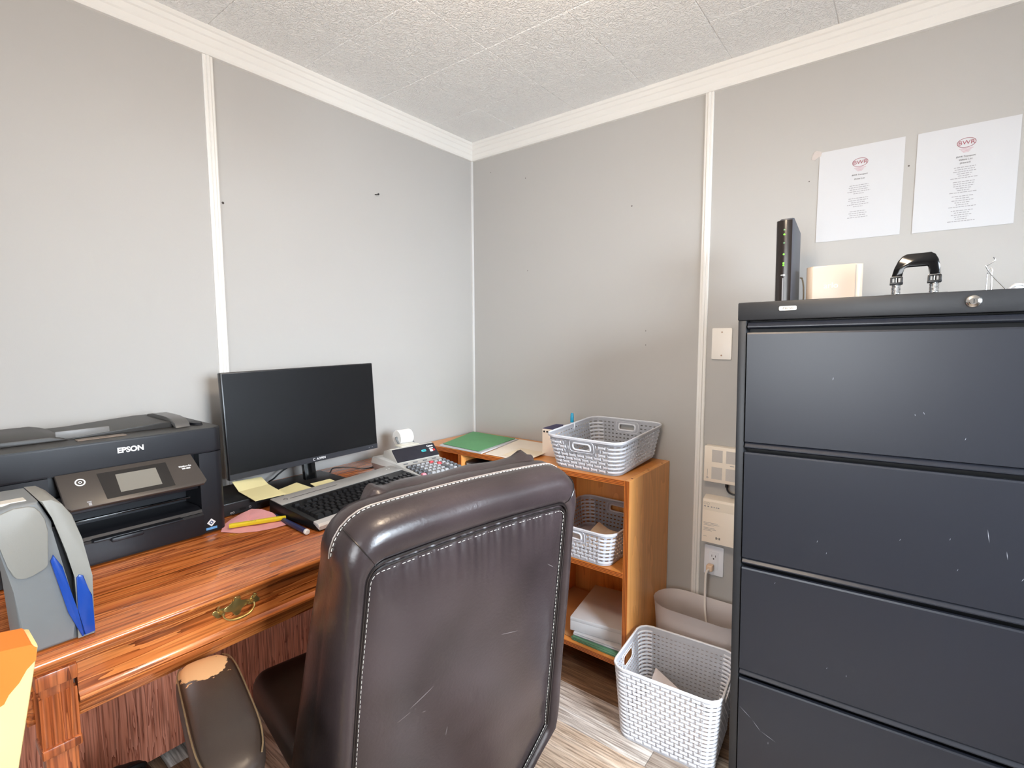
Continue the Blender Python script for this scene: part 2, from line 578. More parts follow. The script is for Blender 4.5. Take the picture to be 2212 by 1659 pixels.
MRED = mat('red plastic', srgb(190, 36, 40), 0.3)
MCYAN = mat('cyan plastic', srgb(30, 150, 186), 0.3)
MNAVYC = mat('navy card', srgb(58, 54, 92), 0.6)
MSTEEL = mat('bright steel', srgb(200, 200, 202), 0.22, metal=1.0)
MTAPE = mat('clear tape', srgb(232, 220, 214), 0.15, alpha=0.4)
MBAGB = mat('black nylon', srgb(14, 14, 16), 0.6)


def trans_mat(name, col, fac):
    m, nt, b = new_mat(name)
    N, L = nt.nodes, nt.links
    b.inputs['Base Color'].default_value = col
    b.inputs['Roughness'].default_value = 0.4
    tr = N.new('ShaderNodeBsdfTransparent'); tr.inputs[0].default_value = (0.95, 0.9, 0.86, 1)
    tl = N.new('ShaderNodeBsdfTranslucent'); tl.inputs[0].default_value = col
    m1 = N.new('ShaderNodeMixShader'); m1.inputs[0].default_value = 0.2
    m2 = N.new('ShaderNodeMixShader'); m2.inputs[0].default_value = fac
    out = N['Material Output']
    L.new(b.outputs[0], m1.inputs[1]); L.new(tl.outputs[0], m1.inputs[2])
    L.new(m1.outputs[0], m2.inputs[1]); L.new(tr.outputs[0], m2.inputs[2])
    L.new(m2.outputs[0], out.inputs[0])
    return m


MBIN = trans_mat('frosted plastic', srgb(250, 243, 241), 0.07)

# ------------------------------------------------------------------ room shell
T = 0.1
bm = BM()
rows = [(-3.4, -3.06, 3), (-3.06, -2.89, 0)]
y = 0.0
edges_y = []
yy = -0.085
seq = [2, 0, 0, 1, 2, 3, 0, 2, 1, 0, 2, 3, 1, 0, 2, 1, 3, 0, 2, 1, 0]
ys = [0.1]
while yy > -3.45:
    ys.append(yy); yy -= 0.172
k = 0
jx = [0.7, 1.9, 0.35, 1.203, 2.2, 0.2, 1.5, 0.9, 0.1]
for i in range(len(ys) - 1):
    y1, y0 = ys[i], ys[i + 1]
    xs = [-0.1]
    x = jx[i % len(jx)]
    while x < 3.6:
        xs.append(x); x += 1.22
    xs.append(3.6)
    for j in range(len(xs) - 1):
        t = seq[(i + 5 * j) % len(seq)] if j != 1 or i != 3 else 3
        if i == 3 and j == 0: t = 1
        if i == 4 and j <= 1: t = 2
        if i in (1, 2) and j <= 1: t = 0
        g = 0.0007
        rbox(bm, (xs[j] + g, y0 + g, -0.02), (xs[j + 1] - g, y1 - g, 0.0), 0, 1, mi=t)
rbox(bm, (-0.1, -3.4, -0.06), (3.6, 0.1, -0.003), 0, mi=4)
struct(obj('floor', bm, MPLANK + [mat('dark joint', srgb(48, 38, 32), 0.7)], None))

bm = BM()
P_ = 0.3095
for i in range(-1, 12):
    for j in range(-1, 12):
        x0 = -0.017 + P_ * i; x1 = x0 + P_
        y1 = 0.031 - P_ * j; y0 = y1 - P_
        c = 0.0022; d = 0.003
        z = ROOM_H + random.uniform(-0.0006, 0.0006)
        o_ = [bm.verts.new(p) for p in ((x0, y0, z + d), (x1, y0, z + d), (x1, y1, z + d), (x0, y1, z + d))]
        q_ = [bm.verts.new(p) for p in ((x0 + c, y0 + c, z), (x1 - c, y0 + c, z), (x1 - c, y1 - c, z), (x0 + c, y1 - c, z))]
        bm.faces.new(q_)
        for k in range(4):
            bm.faces.new((o_[k], o_[(k + 1) % 4], q_[(k + 1) % 4], q_[k]))
rbox(bm, (-0.3, -3.6, ROOM_H + 0.004), (3.8, 0.3, ROOM_H + 0.08), 0)
struct(obj('ceiling', bm, MCEIL, None, smooth=0))

bm = BM(); rbox(bm, (-T, ROOM_Y - T, -0.05), (0, T, ROOM_H + 0.02)); WALL_L = struct(obj('wall_left', bm, MW))
bm = BM(); rbox(bm, (0, 0, -0.05), (ROOM_X + T, T, ROOM_H + 0.02)); WALL_B = struct(obj('wall_back', bm, MW))
W2X0, W2X1, W2Z0, W2Z1 = 0.85, 1.95, 0.82, 1.98
bm = BM()
rbox(bm, (0, ROOM_Y - T, -0.05), (W2X0, ROOM_Y, ROOM_H + 0.02))
rbox(bm, (W2X1, ROOM_Y - T, -0.05), (ROOM_X + T, ROOM_Y, ROOM_H + 0.02))
rbox(bm, (W2X0, ROOM_Y - T, -0.05), (W2X1, ROOM_Y, W2Z0))
rbox(bm, (W2X0, ROOM_Y - T, W2Z1), (W2X1, ROOM_Y, ROOM_H + 0.02))
struct(obj('wall_front', bm, MW))
bm = BM()
rbox(bm, (W2X0 - 0.05, ROOM_Y + 0.001, W2Z0 - 0.05), (W2X1 + 0.05, ROOM_Y + 0.012, W2Z0))
rbox(bm, (W2X0 - 0.05, ROOM_Y + 0.001, W2Z1), (W2X1 + 0.05, ROOM_Y + 0.012, W2Z1 + 0.05))
rbox(bm, (W2X0 - 0.05, ROOM_Y + 0.001, W2Z0), (W2X0, ROOM_Y + 0.012, W2Z1))
rbox(bm, (W2X1, ROOM_Y + 0.001, W2Z0), (W2X1 + 0.05, ROOM_Y + 0.012, W2Z1))
win2 = struct(obj('window_2', bm, MTRIM))
bm = BM(); rbox(bm, (W2X0, ROOM_Y - 0.064, W2Z0), (W2X1, ROOM_Y - 0.06, W2Z1)); obj('window_glass', bm, mat('window glass', (1, 1, 1, 1), 0.0, trans=1.0), win2)
bm = BM()
rbox(bm, (ROOM_X, ROOM_Y, -0.05), (ROOM_X + T, WIN_Y0, ROOM_H + 0.02))
rbox(bm, (ROOM_X, WIN_Y1, -0.05), (ROOM_X + T, 0, ROOM_H + 0.02))
rbox(bm, (ROOM_X, WIN_Y0, -0.05), (ROOM_X + T, WIN_Y1, WIN_Z0))
rbox(bm, (ROOM_X, WIN_Y0, WIN_Z1), (ROOM_X + T, WIN_Y1, ROOM_H + 0.02))
struct(obj('wall_right', bm, MW))
bm = BM()
f = 0.05
rbox(bm, (ROOM_X - 0.012, WIN_Y0 - f, WIN_Z0 - f), (ROOM_X - 0.001, WIN_Y1 + f, WIN_Z0))
rbox(bm, (ROOM_X - 0.012, WIN_Y0 - f, WIN_Z1), (ROOM_X - 0.001, WIN_Y1 + f, WIN_Z1 + f))
rbox(bm, (ROOM_X - 0.012, WIN_Y0 - f, WIN_Z0), (ROOM_X - 0.001, WIN_Y0, WIN_Z1))
rbox(bm, (ROOM_X - 0.012, WIN_Y1, WIN_Z0), (ROOM_X - 0.001, WIN_Y1 + f, WIN_Z1))
win = struct(obj('window_1', bm, MTRIM))
bm = BM(); rbox(bm, (ROOM_X + 0.06, WIN_Y0, WIN_Z0), (ROOM_X + 0.064, WIN_Y1, WIN_Z1))
obj('window_glass', bm, mat('window glass', (1, 1, 1, 1), 0.0, trans=1.0), win)


def crown_profile():
    # (offset from the wall, height below the ceiling), stepped board
    return [(0.0, 0.001), (0.024, 0.001), (0.024, -0.012), (0.0205, -0.016), (0.0195, -0.03), (0.0165, -0.034), (0.0155, -0.052), (0.0125, -0.057), (0.012, -0.074), (0.0085, -0.081), (0.0, -0.083)]


pr = crown_profile()
bm = BM()
va = [bm.verts.new((d, -d, ROOM_H + z)) for d, z in pr]
vb = [bm.verts.new((d, ROOM_Y, ROOM_H + z)) for d, z in pr]
for k in range(len(pr) - 1):
    bm.faces.new((va[k], va[k + 1], vb[k + 1], vb[k]))
bm.faces.new(vb); bm.faces.new(list(reversed(va)))
struct(obj('trim_1', bm, MTRIM, smooth=20))
bm = BM()
va = [bm.verts.new((d, -d, ROOM_H + z)) for d, z in pr]
vb = [bm.verts.new((ROOM_X, -d, ROOM_H + z)) for d, z in pr]
for k in range(len(pr) - 1):
    bm.faces.new((va[k], vb[k], vb[k + 1], va[k + 1]))
bm.faces.new(vb); bm.faces.new(list(reversed(va)))
struct(obj('trim_2', bm, MTRIM, smooth=20))
# battens over the panel joints: stepped profile
bat = [(0.0, 0.0), (0.0, 0.004), (0.003, 0.0062), (0.0085, 0.0062), (0.0098, 0.0048), (0.0115, 0.009), (0.0185, 0.009), (0.0202, 0.0048), (0.0215, 0.0062), (0.027, 0.0062), (0.03, 0.004), (0.03, 0.0)]
bm = BM(); prism(bm, [(0.0002 + d, -1.2215 + w) for w, d in bat], 'z', 0.0, ROOM_H - 0.082); struct(obj('trim_3', bm, MTRIM, smooth=20))
bm = BM(); prism(bm, [(1.131 + w, -0.0002 - d) for w, d in bat], 'z', 0.0, ROOM_H - 0.082); struct(obj('trim_4', bm, MTRIM, smooth=20))
bm = BM(); prism(bm, [(0.0002, -0.0125), (0.0065, -0.0125), (0.0075, -0.010), (0.0075, -0.001), (0.0002, -0.001)], 'z', 0.0, ROOM_H - 0.082)
struct(obj('trim_5', bm, mat('pale grey corner trim', srgb(205, 203, 200), 0.5), smooth=20))
# small nail holes left in the wall panels
for (x, z, r) in ((0.853, 1.778, 0.003), (0.328, 1.985, 0.0025), (0.12, 2.05, 0.002), (0.34, 1.567, 0.002), (0.922, 1.283, 0.002), (0.923, 1.227, 0.002), (1.722, 1.755, 0.0025), (1.468, 1.758, 0.002)):
    bm = BM(); lathe(bm, [(0, 0.0), (r, 0.0), (r * 0.8, 0.0005), (0, 0.0004)], 10, Matrix.Translation((x, -0.0002, z)) @ Matrix.Rotation(R(90), 4, 'X'))
    struct(obj('nail_hole', bm, mat('hole dark', srgb(96, 88, 84), 0.8), WALL_B))
bm = BM(); lathe(bm, [(0, 0.0), (0.004, 0.0), (0.003, 0.0006), (0, 0.0004)], 10, Matrix.Translation((0.0002, -1.182, 1.689)) @ Matrix.Rotation(R(90), 4, 'Y'))
struct(obj('nail_hole', bm, mat('hole dark', srgb(60, 54, 50), 0.8), WALL_L))

# ceiling lamp the room is lit by (just above the frame)
lamp = thing('ceiling_light', 'round white globe lamp hanging warm and bright above the desk chair', 'lamp', (LAMP_POS[0], LAMP_POS[1], ROOM_H))
bm = BM(); lathe(bm, [(0, 0), (0.06, 0), (0.055, -0.022), (0.012, -0.028), (0.012, -0.225), (0.035, -0.23), (0.035, -0.245), (0, -0.245)], 32); obj('base_plate', bm, MTRIM, lamp)
bm = BM(); lathe(bm, [(0.034, -0.24)] + [(0.09 * math.sin(R(a)), -0.32 + 0.09 * math.cos(R(a))) for a in range(24, 176, 8)] + [(0, -0.41)], 32)
obj('lamp_shade', bm, mat('lit warm glass', (1, 0.9, 0.8, 1), 0.4, emit=(1.0, 0.79, 0.58, 1), estr=LAMP_STRENGTH), lamp)

# nail on the left wall
nail = thing('wall_nail', 'small dark nail sticking out of the left wall above the monitor', 'nail', (0, -0.591, 1.842))
bm = BM(); tube(bm, [(0.0005, 0, 0), (0.02, 0.002, -0.002)], 0.0015, 8); obj('shaft', bm, MBLK, nail)
bm = BM(); tube(bm, [(0.019, 0.002, -0.002), (0.0215, 0.0022, -0.0022)], 0.004, 10); obj('nail_head', bm, MBLK, nail)

def wmat(o):
    m = Matrix.Identity(4)
    while o is not None:
        m = (Matrix.Translation(o.location) @ o.rotation_euler.to_matrix().to_4x4()) @ m
        o = o.parent
    return m


def wobj(name, bm, mats, parent, smooth=32):
    """bm is in world coordinates: bring it into the parent's frame"""
    bm.transform(wmat(parent).inverted())
    return obj(name, bm, mats, parent, smooth)


# ------------------------------------------------------------------ desk
DX, DY0, DY1, DZ = 0.715, -1.835, -0.57, 0.76
desk = thing('writing_desk', 'glossy orange-brown oak desk against the left wall, printer and monitor on it', 'desk', (0.36, -1.2, 0))
prof = [(0.012, DZ), (DX - 0.008, DZ), (DX - 0.003, DZ - 0.002), (DX, DZ - 0.007), (DX - 0.001, DZ - 0.012), (DX - 0.006, DZ - 0.016), (DX - 0.0075, DZ - 0.02), (DX - 0.016, DZ - 0.0235), (DX - 0.018, DZ - 0.028), (0.012, DZ - 0.028)]
bm = BM(); prism(bm, prof, 'y', DY0, DY1, bev=0.0)
wobj('desk_top', bm, MOAKY, desk, 50)
# drawer front with lipped lower edge
dr_bm = BM()
dp = [(0.66, DZ - 0.03), (0.694, DZ - 0.03), (0.694, 0.676), (0.699, 0.672), (0.702, 0.667), (0.701, 0.662), (0.695, 0.658), (0.66, 0.658)]
prism(dr_bm, dp, 'y', -1.745, -0.66)
drawer = wobj('drawer', dr_bm, MOAKY, desk, 40)
bm = BM(); rbox(bm, (0.655, -1.745, 0.628), (0.682, -0.66, 0.657), 0.003); wobj('front_rail', bm, MOAKY, desk)
for y0 in (DY0 + 0.03, DY1 - 0.052):
    bm = BM(); rbox(bm, (0.06, y0, 0.63), (0.655, y0 + 0.022, DZ - 0.028), 0.002); wobj('side_rail', bm, MOAKX, desk)
bm = BM(); rbox(bm, (0.07, DY0 + 0.055, 0.045), (0.09, DY1 - 0.055, DZ - 0.029), 0.002); wobj('modesty_panel', bm, MMOD, desk)
for (lx, ly) in ((0.678, -1.771), (0.678, -0.634), (0.055, -1.771), (0.055, -0.634)):
    bm = BM()
    w = 0.0235
    rbox(bm, (lx - 0.026, ly - 0.026, 0.706), (lx + 0.026, ly + 0.026, DZ - 0.0285), 0.003)
    rbox(bm, (lx - 0.02, ly - 0.02, 0.69), (lx + 0.02, ly + 0.02, 0.708), 0.001)
    # fluted block
    n = 4
    pts = []
    for (ax, sgn) in (('x', 1), ('y', 1), ('x', -1), ('y', -1)):
        for i in range(n * 6):
            t = -1 + 2 * i / (n * 6)
            d = w - 0.0042 * abs(math.sin(math.pi * n * (t + 1) / 2)) ** 0.6 if abs(t) < 0.96 else w
            if ax == 'x': p = (d, t * w)
            else: p = (-t * w, d)
            pts.append((lx + sgn * p[0], ly + sgn * p[1]))
    prism(bm, pts, 'z', 0.606, 0.692)
    rbox(bm, (lx - 0.0255, ly - 0.0255, 0.59), (lx + 0.0255, ly + 0.0255, 0.607), 0.003)
    vs = rbox(bm, (lx - 0.02, ly - 0.02, 0.03), (lx + 0.02, ly + 0.02, 0.592), 0.002)
    for v in vs:
        if v.co.z < 0.3:
            v.co.x = lx + (v.co.x - lx) * 0.72; v.co.y = ly + (v.co.y - ly) * 0.72
    rbox(bm, (lx - 0.019, ly - 0.019, 0.0), (lx + 0.019, ly + 0.019, 0.032), 0.004)
    wobj('leg', bm, MOAKZ, desk)
# brass bail pull: two rosettes, scalloped plate, drop bail
hy, hz, hx = -1.493, 0.7145, 0.6945
hb = BM()
plate = []
for a in range(0, 360, 10):
    r = 0.0125 * (1 + 0.32 * math.cos(R(4 * a)))
    plate.append((hy + r * 1.55 * math.cos(R(a)), hz + 0.001 + r * 1.25 * math.sin(R(a))))
prism(hb, plate, 'x', hx, hx + 0.0025, bev=0.0008)
for s in (-1, 1):
    pts = []
    for a in range(0, 360, 20):
        r = 0.0085 * (1 + 0.25 * math.cos(R(3 * a + 90 * s)))
        pts.append((hy + s * 0.034 + r * 1.3 * math.cos(R(a)), hz + r * math.sin(R(a))))
    prism(hb, pts, 'x', hx, hx + 0.002, bev=0.0006)
    tube(hb, [(hx, hy + s * 0.03, hz), (hx + 0.012, hy + s * 0.03, hz)], [0.0045, 0.0035], 10)
    tube(hb, spline([(hx + 0.002, hy + s * 0.034, hz + 0.004), (hx + 0.005, hy + s * 0.038, hz + 0.011), (hx + 0.004, hy + s * 0.033, hz + 0.014)], 4), 0.0016, 6)
tube(hb, spline([(hx + 0.002, hy - 0.006, hz + 0.014), (hx + 0.004, hy - 0.004, hz + 0.021), (hx + 0.004, hy + 0.004, hz + 0.021), (hx + 0.002, hy + 0.006, hz + 0.014)], 5), 0.002, 6)
bail = spline([(hx + 0.011, hy - 0.03, hz), (hx + 0.014, hy - 0.029, hz - 0.008), (hx + 0.017, hy - 0.018, hz - 0.016), (hx + 0.018, hy, hz - 0.0185), (hx + 0.017, hy + 0.018, hz - 0.016), (hx + 0.014, hy + 0.029, hz - 0.008), (hx + 0.011, hy + 0.03, hz)], 6)
tube(hb, bail, [0.0016 + 0.0014 * math.exp(-((i - len(bail) / 2) / 6) ** 2) for i in range(len(bail))], 8)
wobj('drawer_pull', hb, MBRASS, drawer)
# the worn oval water mark on the desk edge is part of the finish
bm = BM()
pts = []
for a in range(0, 360, 8):
    r = 1 + 0.12 * math.sin(R(3 * a)) + 0.07 * math.sin(R(7 * a + 40))
    pts.append((0.668 + 0.013 * r * math.sin(R(a)), -1.39 + 0.02 * r * math.cos(R(a))))
prism(bm, pts, 'z', DZ - 0.0002, DZ + 0.0001)
wobj('worn_mark', bm, mat('worn varnish', srgb(196, 118, 68), 0.5, var=0.15, vscale=60), desk)

# ------------------------------------------------------------------ plywood shelf unit
SX1, SY0, SZ = 1.034, -0.372, 0.774
TK = 0.018
shelf = thing('plywood_shelf_unit', 'orange-stained open plywood shelf unit in the corner, grey basket on top', 'shelf', (SX1 / 2, SY0 / 2, 0))


def ply_board(bm, a, b, thin, front=True):
    """board with plies showing on its front (-y) edge: faces slot 0, light ply 1, dark ply 2"""
    (x0, y0, z0), (x1, y1, z1) = a, b
    rbox(bm, (x0, y0 + 0.0012, z0), (x1, y1, z1), 0.0008, 1, 0)
    n = 7
    for i in range(n):
        mi = 2 if i % 2 else 1
        if thin == 'z':
            rbox(bm, (x0 + 0.0004, y0, z0 + (z1 - z0) * i / n), (x1 - 0.0004, y0 + 0.002, z0 + (z1 - z0) * (i + 1) / n), 0, mi=mi)
        else:
            rbox(bm, (x0 + (x1 - x0) * i / n, y0, z0 + 0.0004), (x0 + (x1 - x0) * (i + 1) / n, y0 + 0.002, z1 - 0.0004), 0, mi=mi)


PL = [MPLYX, MPLYE, MPLYD]
PZ = [MPLY, MPLYE, MPLYD]
bm = BM(); ply_board(bm, (0.012, SY0, SZ - TK), (SX1 - TK, -0.004, SZ), 'z')
wobj('top_board', bm, PL, shelf)
bm = BM(); ply_board(bm, (SX1 - TK, SY0, 0.0), (SX1, -0.004, SZ), 'x')
for yy in (-0.33, -0.19, -0.06):   # screw plugs on the top edge of the side
    lathe(bm, [(0, SZ + 0.0003), (0.004, SZ + 0.0003), (0.004, SZ - 0.001)], 10, Matrix.Translation((SX1 - 0.009, yy, 0)), 2)
wobj('side_panel', bm, PZ, shelf)
bm = BM(); ply_board(bm, (0.012, SY0, 0.0), (0.012 + TK, -0.004, SZ - TK), 'x'); wobj('side_panel', bm, PZ, shelf)
bm = BM(); ply_board(bm, (0.238, SY0, 0.121), (0.238 + TK, -0.012, SZ - TK), 'x'); wobj('divider', bm, PZ, shelf)
bm = BM(); ply_board(bm, (0.6, SY0 + 0.002, 0.121), (0.6 + TK, -0.012, SZ - TK), 'x'); wobj('divider', bm, PZ, shelf)
bm = BM(); ply_board(bm, (0.6 + TK, SY0, 0.43), (SX1 - TK, -0.012, 0.43 + TK), 'z'); wobj('shelf_board', bm, PL, shelf)
bm = BM(); ply_board(bm, (0.238 + TK, SY0, 0.6), (0.6, -0.012, 0.6 + TK), 'z'); wobj('shelf_board', bm, PL, shelf)
bm = BM(); ply_board(bm, (0.012 + TK, SY0, 0.103), (SX1 - TK, -0.012, 0.121), 'z'); wobj('shelf_board', bm, PL, shelf)
bm = BM(); rbox(bm, (0.012 + TK, -0.012, 0.103), (SX1 - TK, -0.004, SZ - TK)); wobj('back_panel', bm, MPLY, shelf)
bm = BM(); rbox(bm, (0.012 + TK, -0.12, 0.0), (SX1 - TK, -0.10, 0.103)); wobj('plinth', bm, MPLY, shelf)

# ------------------------------------------------------------------ filing cabinet (slightly out of level)
CW, CD, CH = 0.914, 0.455, 1.345
cab = thing('filing_cabinet', 'black four-drawer lateral filing cabinet at the right, modem and papers above it', 'filing cabinet', (1.4155, -0.522, 0.0), rot=(0, R(-0.8), R(2.1)))
bm = BM()
rbox(bm, (0, 0.0, 0.0), (0.02, CD, CH - 0.046), 0.002)
rbox(bm, (CW - 0.02, 0.0, 0.0), (CW, CD, CH - 0.046), 0.002)
rbox(bm, (0.02, CD - 0.02, 0.0), (CW - 0.02, CD, CH - 0.046), 0)
rbox(bm, (0.02, 0.006, 0.0), (CW - 0.02, 0.05, 0.026), 0.001)
rbox(bm, (0.02, 0.045, 0.02), (CW - 0.02, 0.055, CH - 0.046), 0, mi=1)
obj('cabinet_body', bm, [MCABF, MCABD], cab)
bm = BM(); rbox(bm, (-0.001, -0.003, CH - 0.046), (CW + 0.001, CD + 0.001, CH), 0.003)
cap = obj('cabinet_top', bm, MCABF, cab)
zt = [1.268, 0.957, 0.646, 0.335]
zb = [0.985, 0.674, 0.363, 0.03]
scr = {0: [(0.19, 0.17, 8, 0.008), (0.36, 0.1, -22, 0.007), (0.345, 0.095, -10, 0.005), (0.43, 0.05, 15, 0.006)],
       1: [(0.33, 0.12, 25, 0.006), (0.415, 0.14, 12, 0.006), (0.475, 0.16, -8, 0.03), (0.505, 0.125, -8, 0.018), (0.43, 0.075, 20, 0.006), (0.53, 0.08, 24, 0.008), (0.17, 0.08, 10, 0.007), (0.19, 0.055, 12, 0.006)],
       2: [(0.24, 0.07, 0, 0.006), (0.2, 0.075, 20, 0.005), (0.08, 0.26, 30, 0.006)],
       3: [(0.018, 0.212, 128, 0.04), (0.046, 0.186, 138, 0.034), (0.075, 0.168, 112, 0.04), (0.075, 0.15, 0, 0.008)]}
for i in range(4):
    bm = BM()
    h = zt[i] - zb[i]
    x0, x1 = 0.0225, CW - 0.0225
    # face with a folded top lip
    pf = [(-0.002, zb[i]), (-0.002, zt[i] - 0.004), (-0.0005, zt[i]), (0.009, zt[i]), (0.009, zt[i] - 0.012), (0.012, zt[i] - 0.012), (0.012, zb[i])]
    va = [bm.verts.new((x0, p[0], p[1])) for p in pf]; vb = [bm.verts.new((x1, p[0], p[1])) for p in pf]
    bm.faces.new(va); bm.faces.new(list(reversed(vb)))
    for k in range(len(pf)):
        bm.faces.new((va[k], vb[k], vb[(k + 1) % len(pf)], va[(k + 1) % len(pf)]))
    for (sx_, sz_, ang, ln_) in scr[i]:
        a = R(ang)
        d = Vector((math.sin(a), 0, math.cos(a))) * ln_ / 2
        p = Vector((-math.cos(a), 0, math.sin(a))) * 0.0006
        c = Vector((x0 + sx_, -0.00215, zb[i] + sz_))
        q = [bm.verts.new(c + d), bm.verts.new(c + p), bm.verts.new(c - d), bm.verts.new(c - p)]
        ff = bm.faces.new(q); ff.material_index = 1
    dw = obj('drawer', bm, [MCAB, MSCR], cab, 20)
    # full-width pull: rolled strip above the face
    bm = BM()
    zc = zt[i]
    pf = [(0.014, zc + 0.009), (0.002, zc + 0.010), (-0.003, zc + 0.0135), (-0.003, zc + 0.016), (0.005, zc + 0.0255), (0.012, zc + 0.027), (0.014, zc + 0.027)]
    va = [bm.verts.new((x0 + 0.0005, p[0], p[1])) for p in pf]; vb = [bm.verts.new((x1 - 0.0005, p[0], p[1])) for p in pf]
    bm.faces.new(va); bm.faces.new(list(reversed(vb)))
    for k in range(len(pf)):
        bm.faces.new((va[k], vb[k], vb[(k + 1) % len(pf)], va[(k + 1) % len(pf)]))
    obj('handle', bm, MCAB, dw, 25)
bm = BM()
lathe(bm, [(0, 0.006), (0.0065, 0.006), (0.0085, 0.0045), (0.0105, 0.004), (0.0125, 0.002), (0.0135, 0.0)], 28, Matrix.Translation((0.452, -0.003, CH - 0.022)) @ Matrix.Rotation(R(90), 4, 'X'))
rbox(bm, (0.4512, -0.0095, CH - 0.026), (0.4528, -0.0088, CH - 0.018), 0, mi=1)
obj('lock', bm, [MCHROME, MCABD], cab)
bm = BM(); prism(bm, rrect(0.038, 0.0105, 0.003, 4, 0.113, CH - 0.019), 'y', -0.0045, -0.003)
np_ = obj('name_plate', bm, mat('pale label', srgb(236, 230, 212), 0.4), cab)
np_['label'] = 'pale rounded maker plate'
text('lettering', 'Hirsh', 0.0092, mat('brown print', srgb(92, 74, 60), 0.5), np_, (0.113, -0.0047, CH - 0.019), (R(90), 0, 0), 0.0002, shear=0.3, sx=1.15)

# things standing on the cabinet are placed in its tilted frame
CM = Matrix.Translation(cab.location) @ cab.rotation_euler.to_matrix().to_4x4()


def on_cabinet(name, label, cat, x, y, turn=0.0):
    p = CM @ Vector((x, y, CH + 0.0003))
    q = (CM.to_3x3() @ Matrix.Rotation(turn, 3, 'Z')).to_euler()
    return thing(name, label, cat, p, rot=q)


# ------------------------------------------------------------------ modem
mo = on_cabinet('modem', 'tall black modem standing on the filing cabinet with a column of green lights', 'modem', 0.068, 0.27, R(-4))
H = 0.248
bm = BM()
# front (-y) face rounded, top cut on a slope to the rear
prof = [(-0.0225, 0.0), (-0.0225, -0.012), (-0.019, -0.019), (-0.008, -0.0225), (0.008, -0.0225), (0.019, -0.019), (0.0225, -0.012), (0.0225, 0.082), (-0.0225, 0.082)]
vs = prism(bm, prof, 'z', 0.0, H)
for v in vs:
    if v.co.z > H / 2:
        v.co.z -= max(0, v.co.y - 0.0) * 0.35 + (0.006 if v.co.x < -0.015 and v.co.y < 0 else 0)
obj('housing', bm, mat('charcoal modem side', srgb(70, 70, 74), 0.4), mo, 40)
bm = BM()
prof = [(-0.0228, -0.004), (-0.0228, -0.012), (-0.019, -0.0197), (-0.008, -0.0235), (0.008, -0.0235), (0.0195, -0.0197), (0.0195, -0.0185), (-0.018, -0.012), (-0.018, -0.004)]
prism(bm, prof, 'z', 0.0, H - 0.004)
fp = obj('front_panel', bm, mat('glossy brown black front', srgb(40, 34, 32), 0.18), mo, 50)
for i, (dz, lit) in enumerate(((0.221, 0), (0.208, 1), (0.184, 0), (0.152, 1), (0.127, 1), (0.121, 1))):
    bm = BM(); lathe(bm, [(0.0026, 0), (0.002, 0.0012), (0, 0.0014)], 10, Matrix.Translation((0.0, -0.0235, dz - 0.004)) @ Matrix.Rotation(R(90), 4, 'X'))
    obj('status_light', bm, MLED if lit else MLEDO, fp)
bm = BM(); prism(bm, [(-0.006, 0.09), (0.001, 0.09), (0.001, 0.092), (0.006, 0.0885), (0.001, 0.0855), (0.001, 0.088), (-0.006, 0.088)], 'y', -0.0242, -0.0235); obj('arrow_mark', bm, MWHITE, fp)
bm = BM(); prism(bm, [(-0.002, 0.012), (0.001, 0.012), (0.001, 0.08), (-0.002, 0.08)], 'y', -0.024, -0.0235); obj('label_strip', bm, MTXT, fp)

mc = on_cabinet('modem_cable', 'tan cable hanging down behind the black modem on the filing cabinet', 'cable', 0.096, 0.40)
bm = BM(); tube(bm, spline([(0.0, -0.026, 0.09), (0.004, -0.018, 0.088), (0.008, -0.016, 0.065), (0.009, -0.014, 0.03), (0.008, -0.012, 0.003), (0.03, -0.02, 0.003), (0.09, -0.01, 0.003)], 8), 0.0022, 8)
obj('wire', bm, mat('tan cable', srgb(140, 122, 96), 0.5), mc)

# ------------------------------------------------------------------ camera hub box
hub = on_cabinet('base_station', 'glossy cream-white box beside the modem on the filing cabinet', 'base station', 0.188, 0.30, R(2))
bm = BM(); vs = prism(bm, rrect(0.134, 0.062, 0.018, 7), 'z', 0.0, 0.108, bev=0.003)
obj('housing', bm, mat('glossy cream plastic', srgb(206, 186, 166), 0.25), hub, 40)
text('lettering', 'arlo', 0.022, MWHITE, hub, (-0.006, -0.0312, 0.052), (R(90), 0, 0), 0.0003)
bm = BM(); rbox(bm, (0.0505, -0.0312, 0.004), (0.0515, -0.029, 0.104), 0); obj('panel_joint', bm, MTXT, hub)

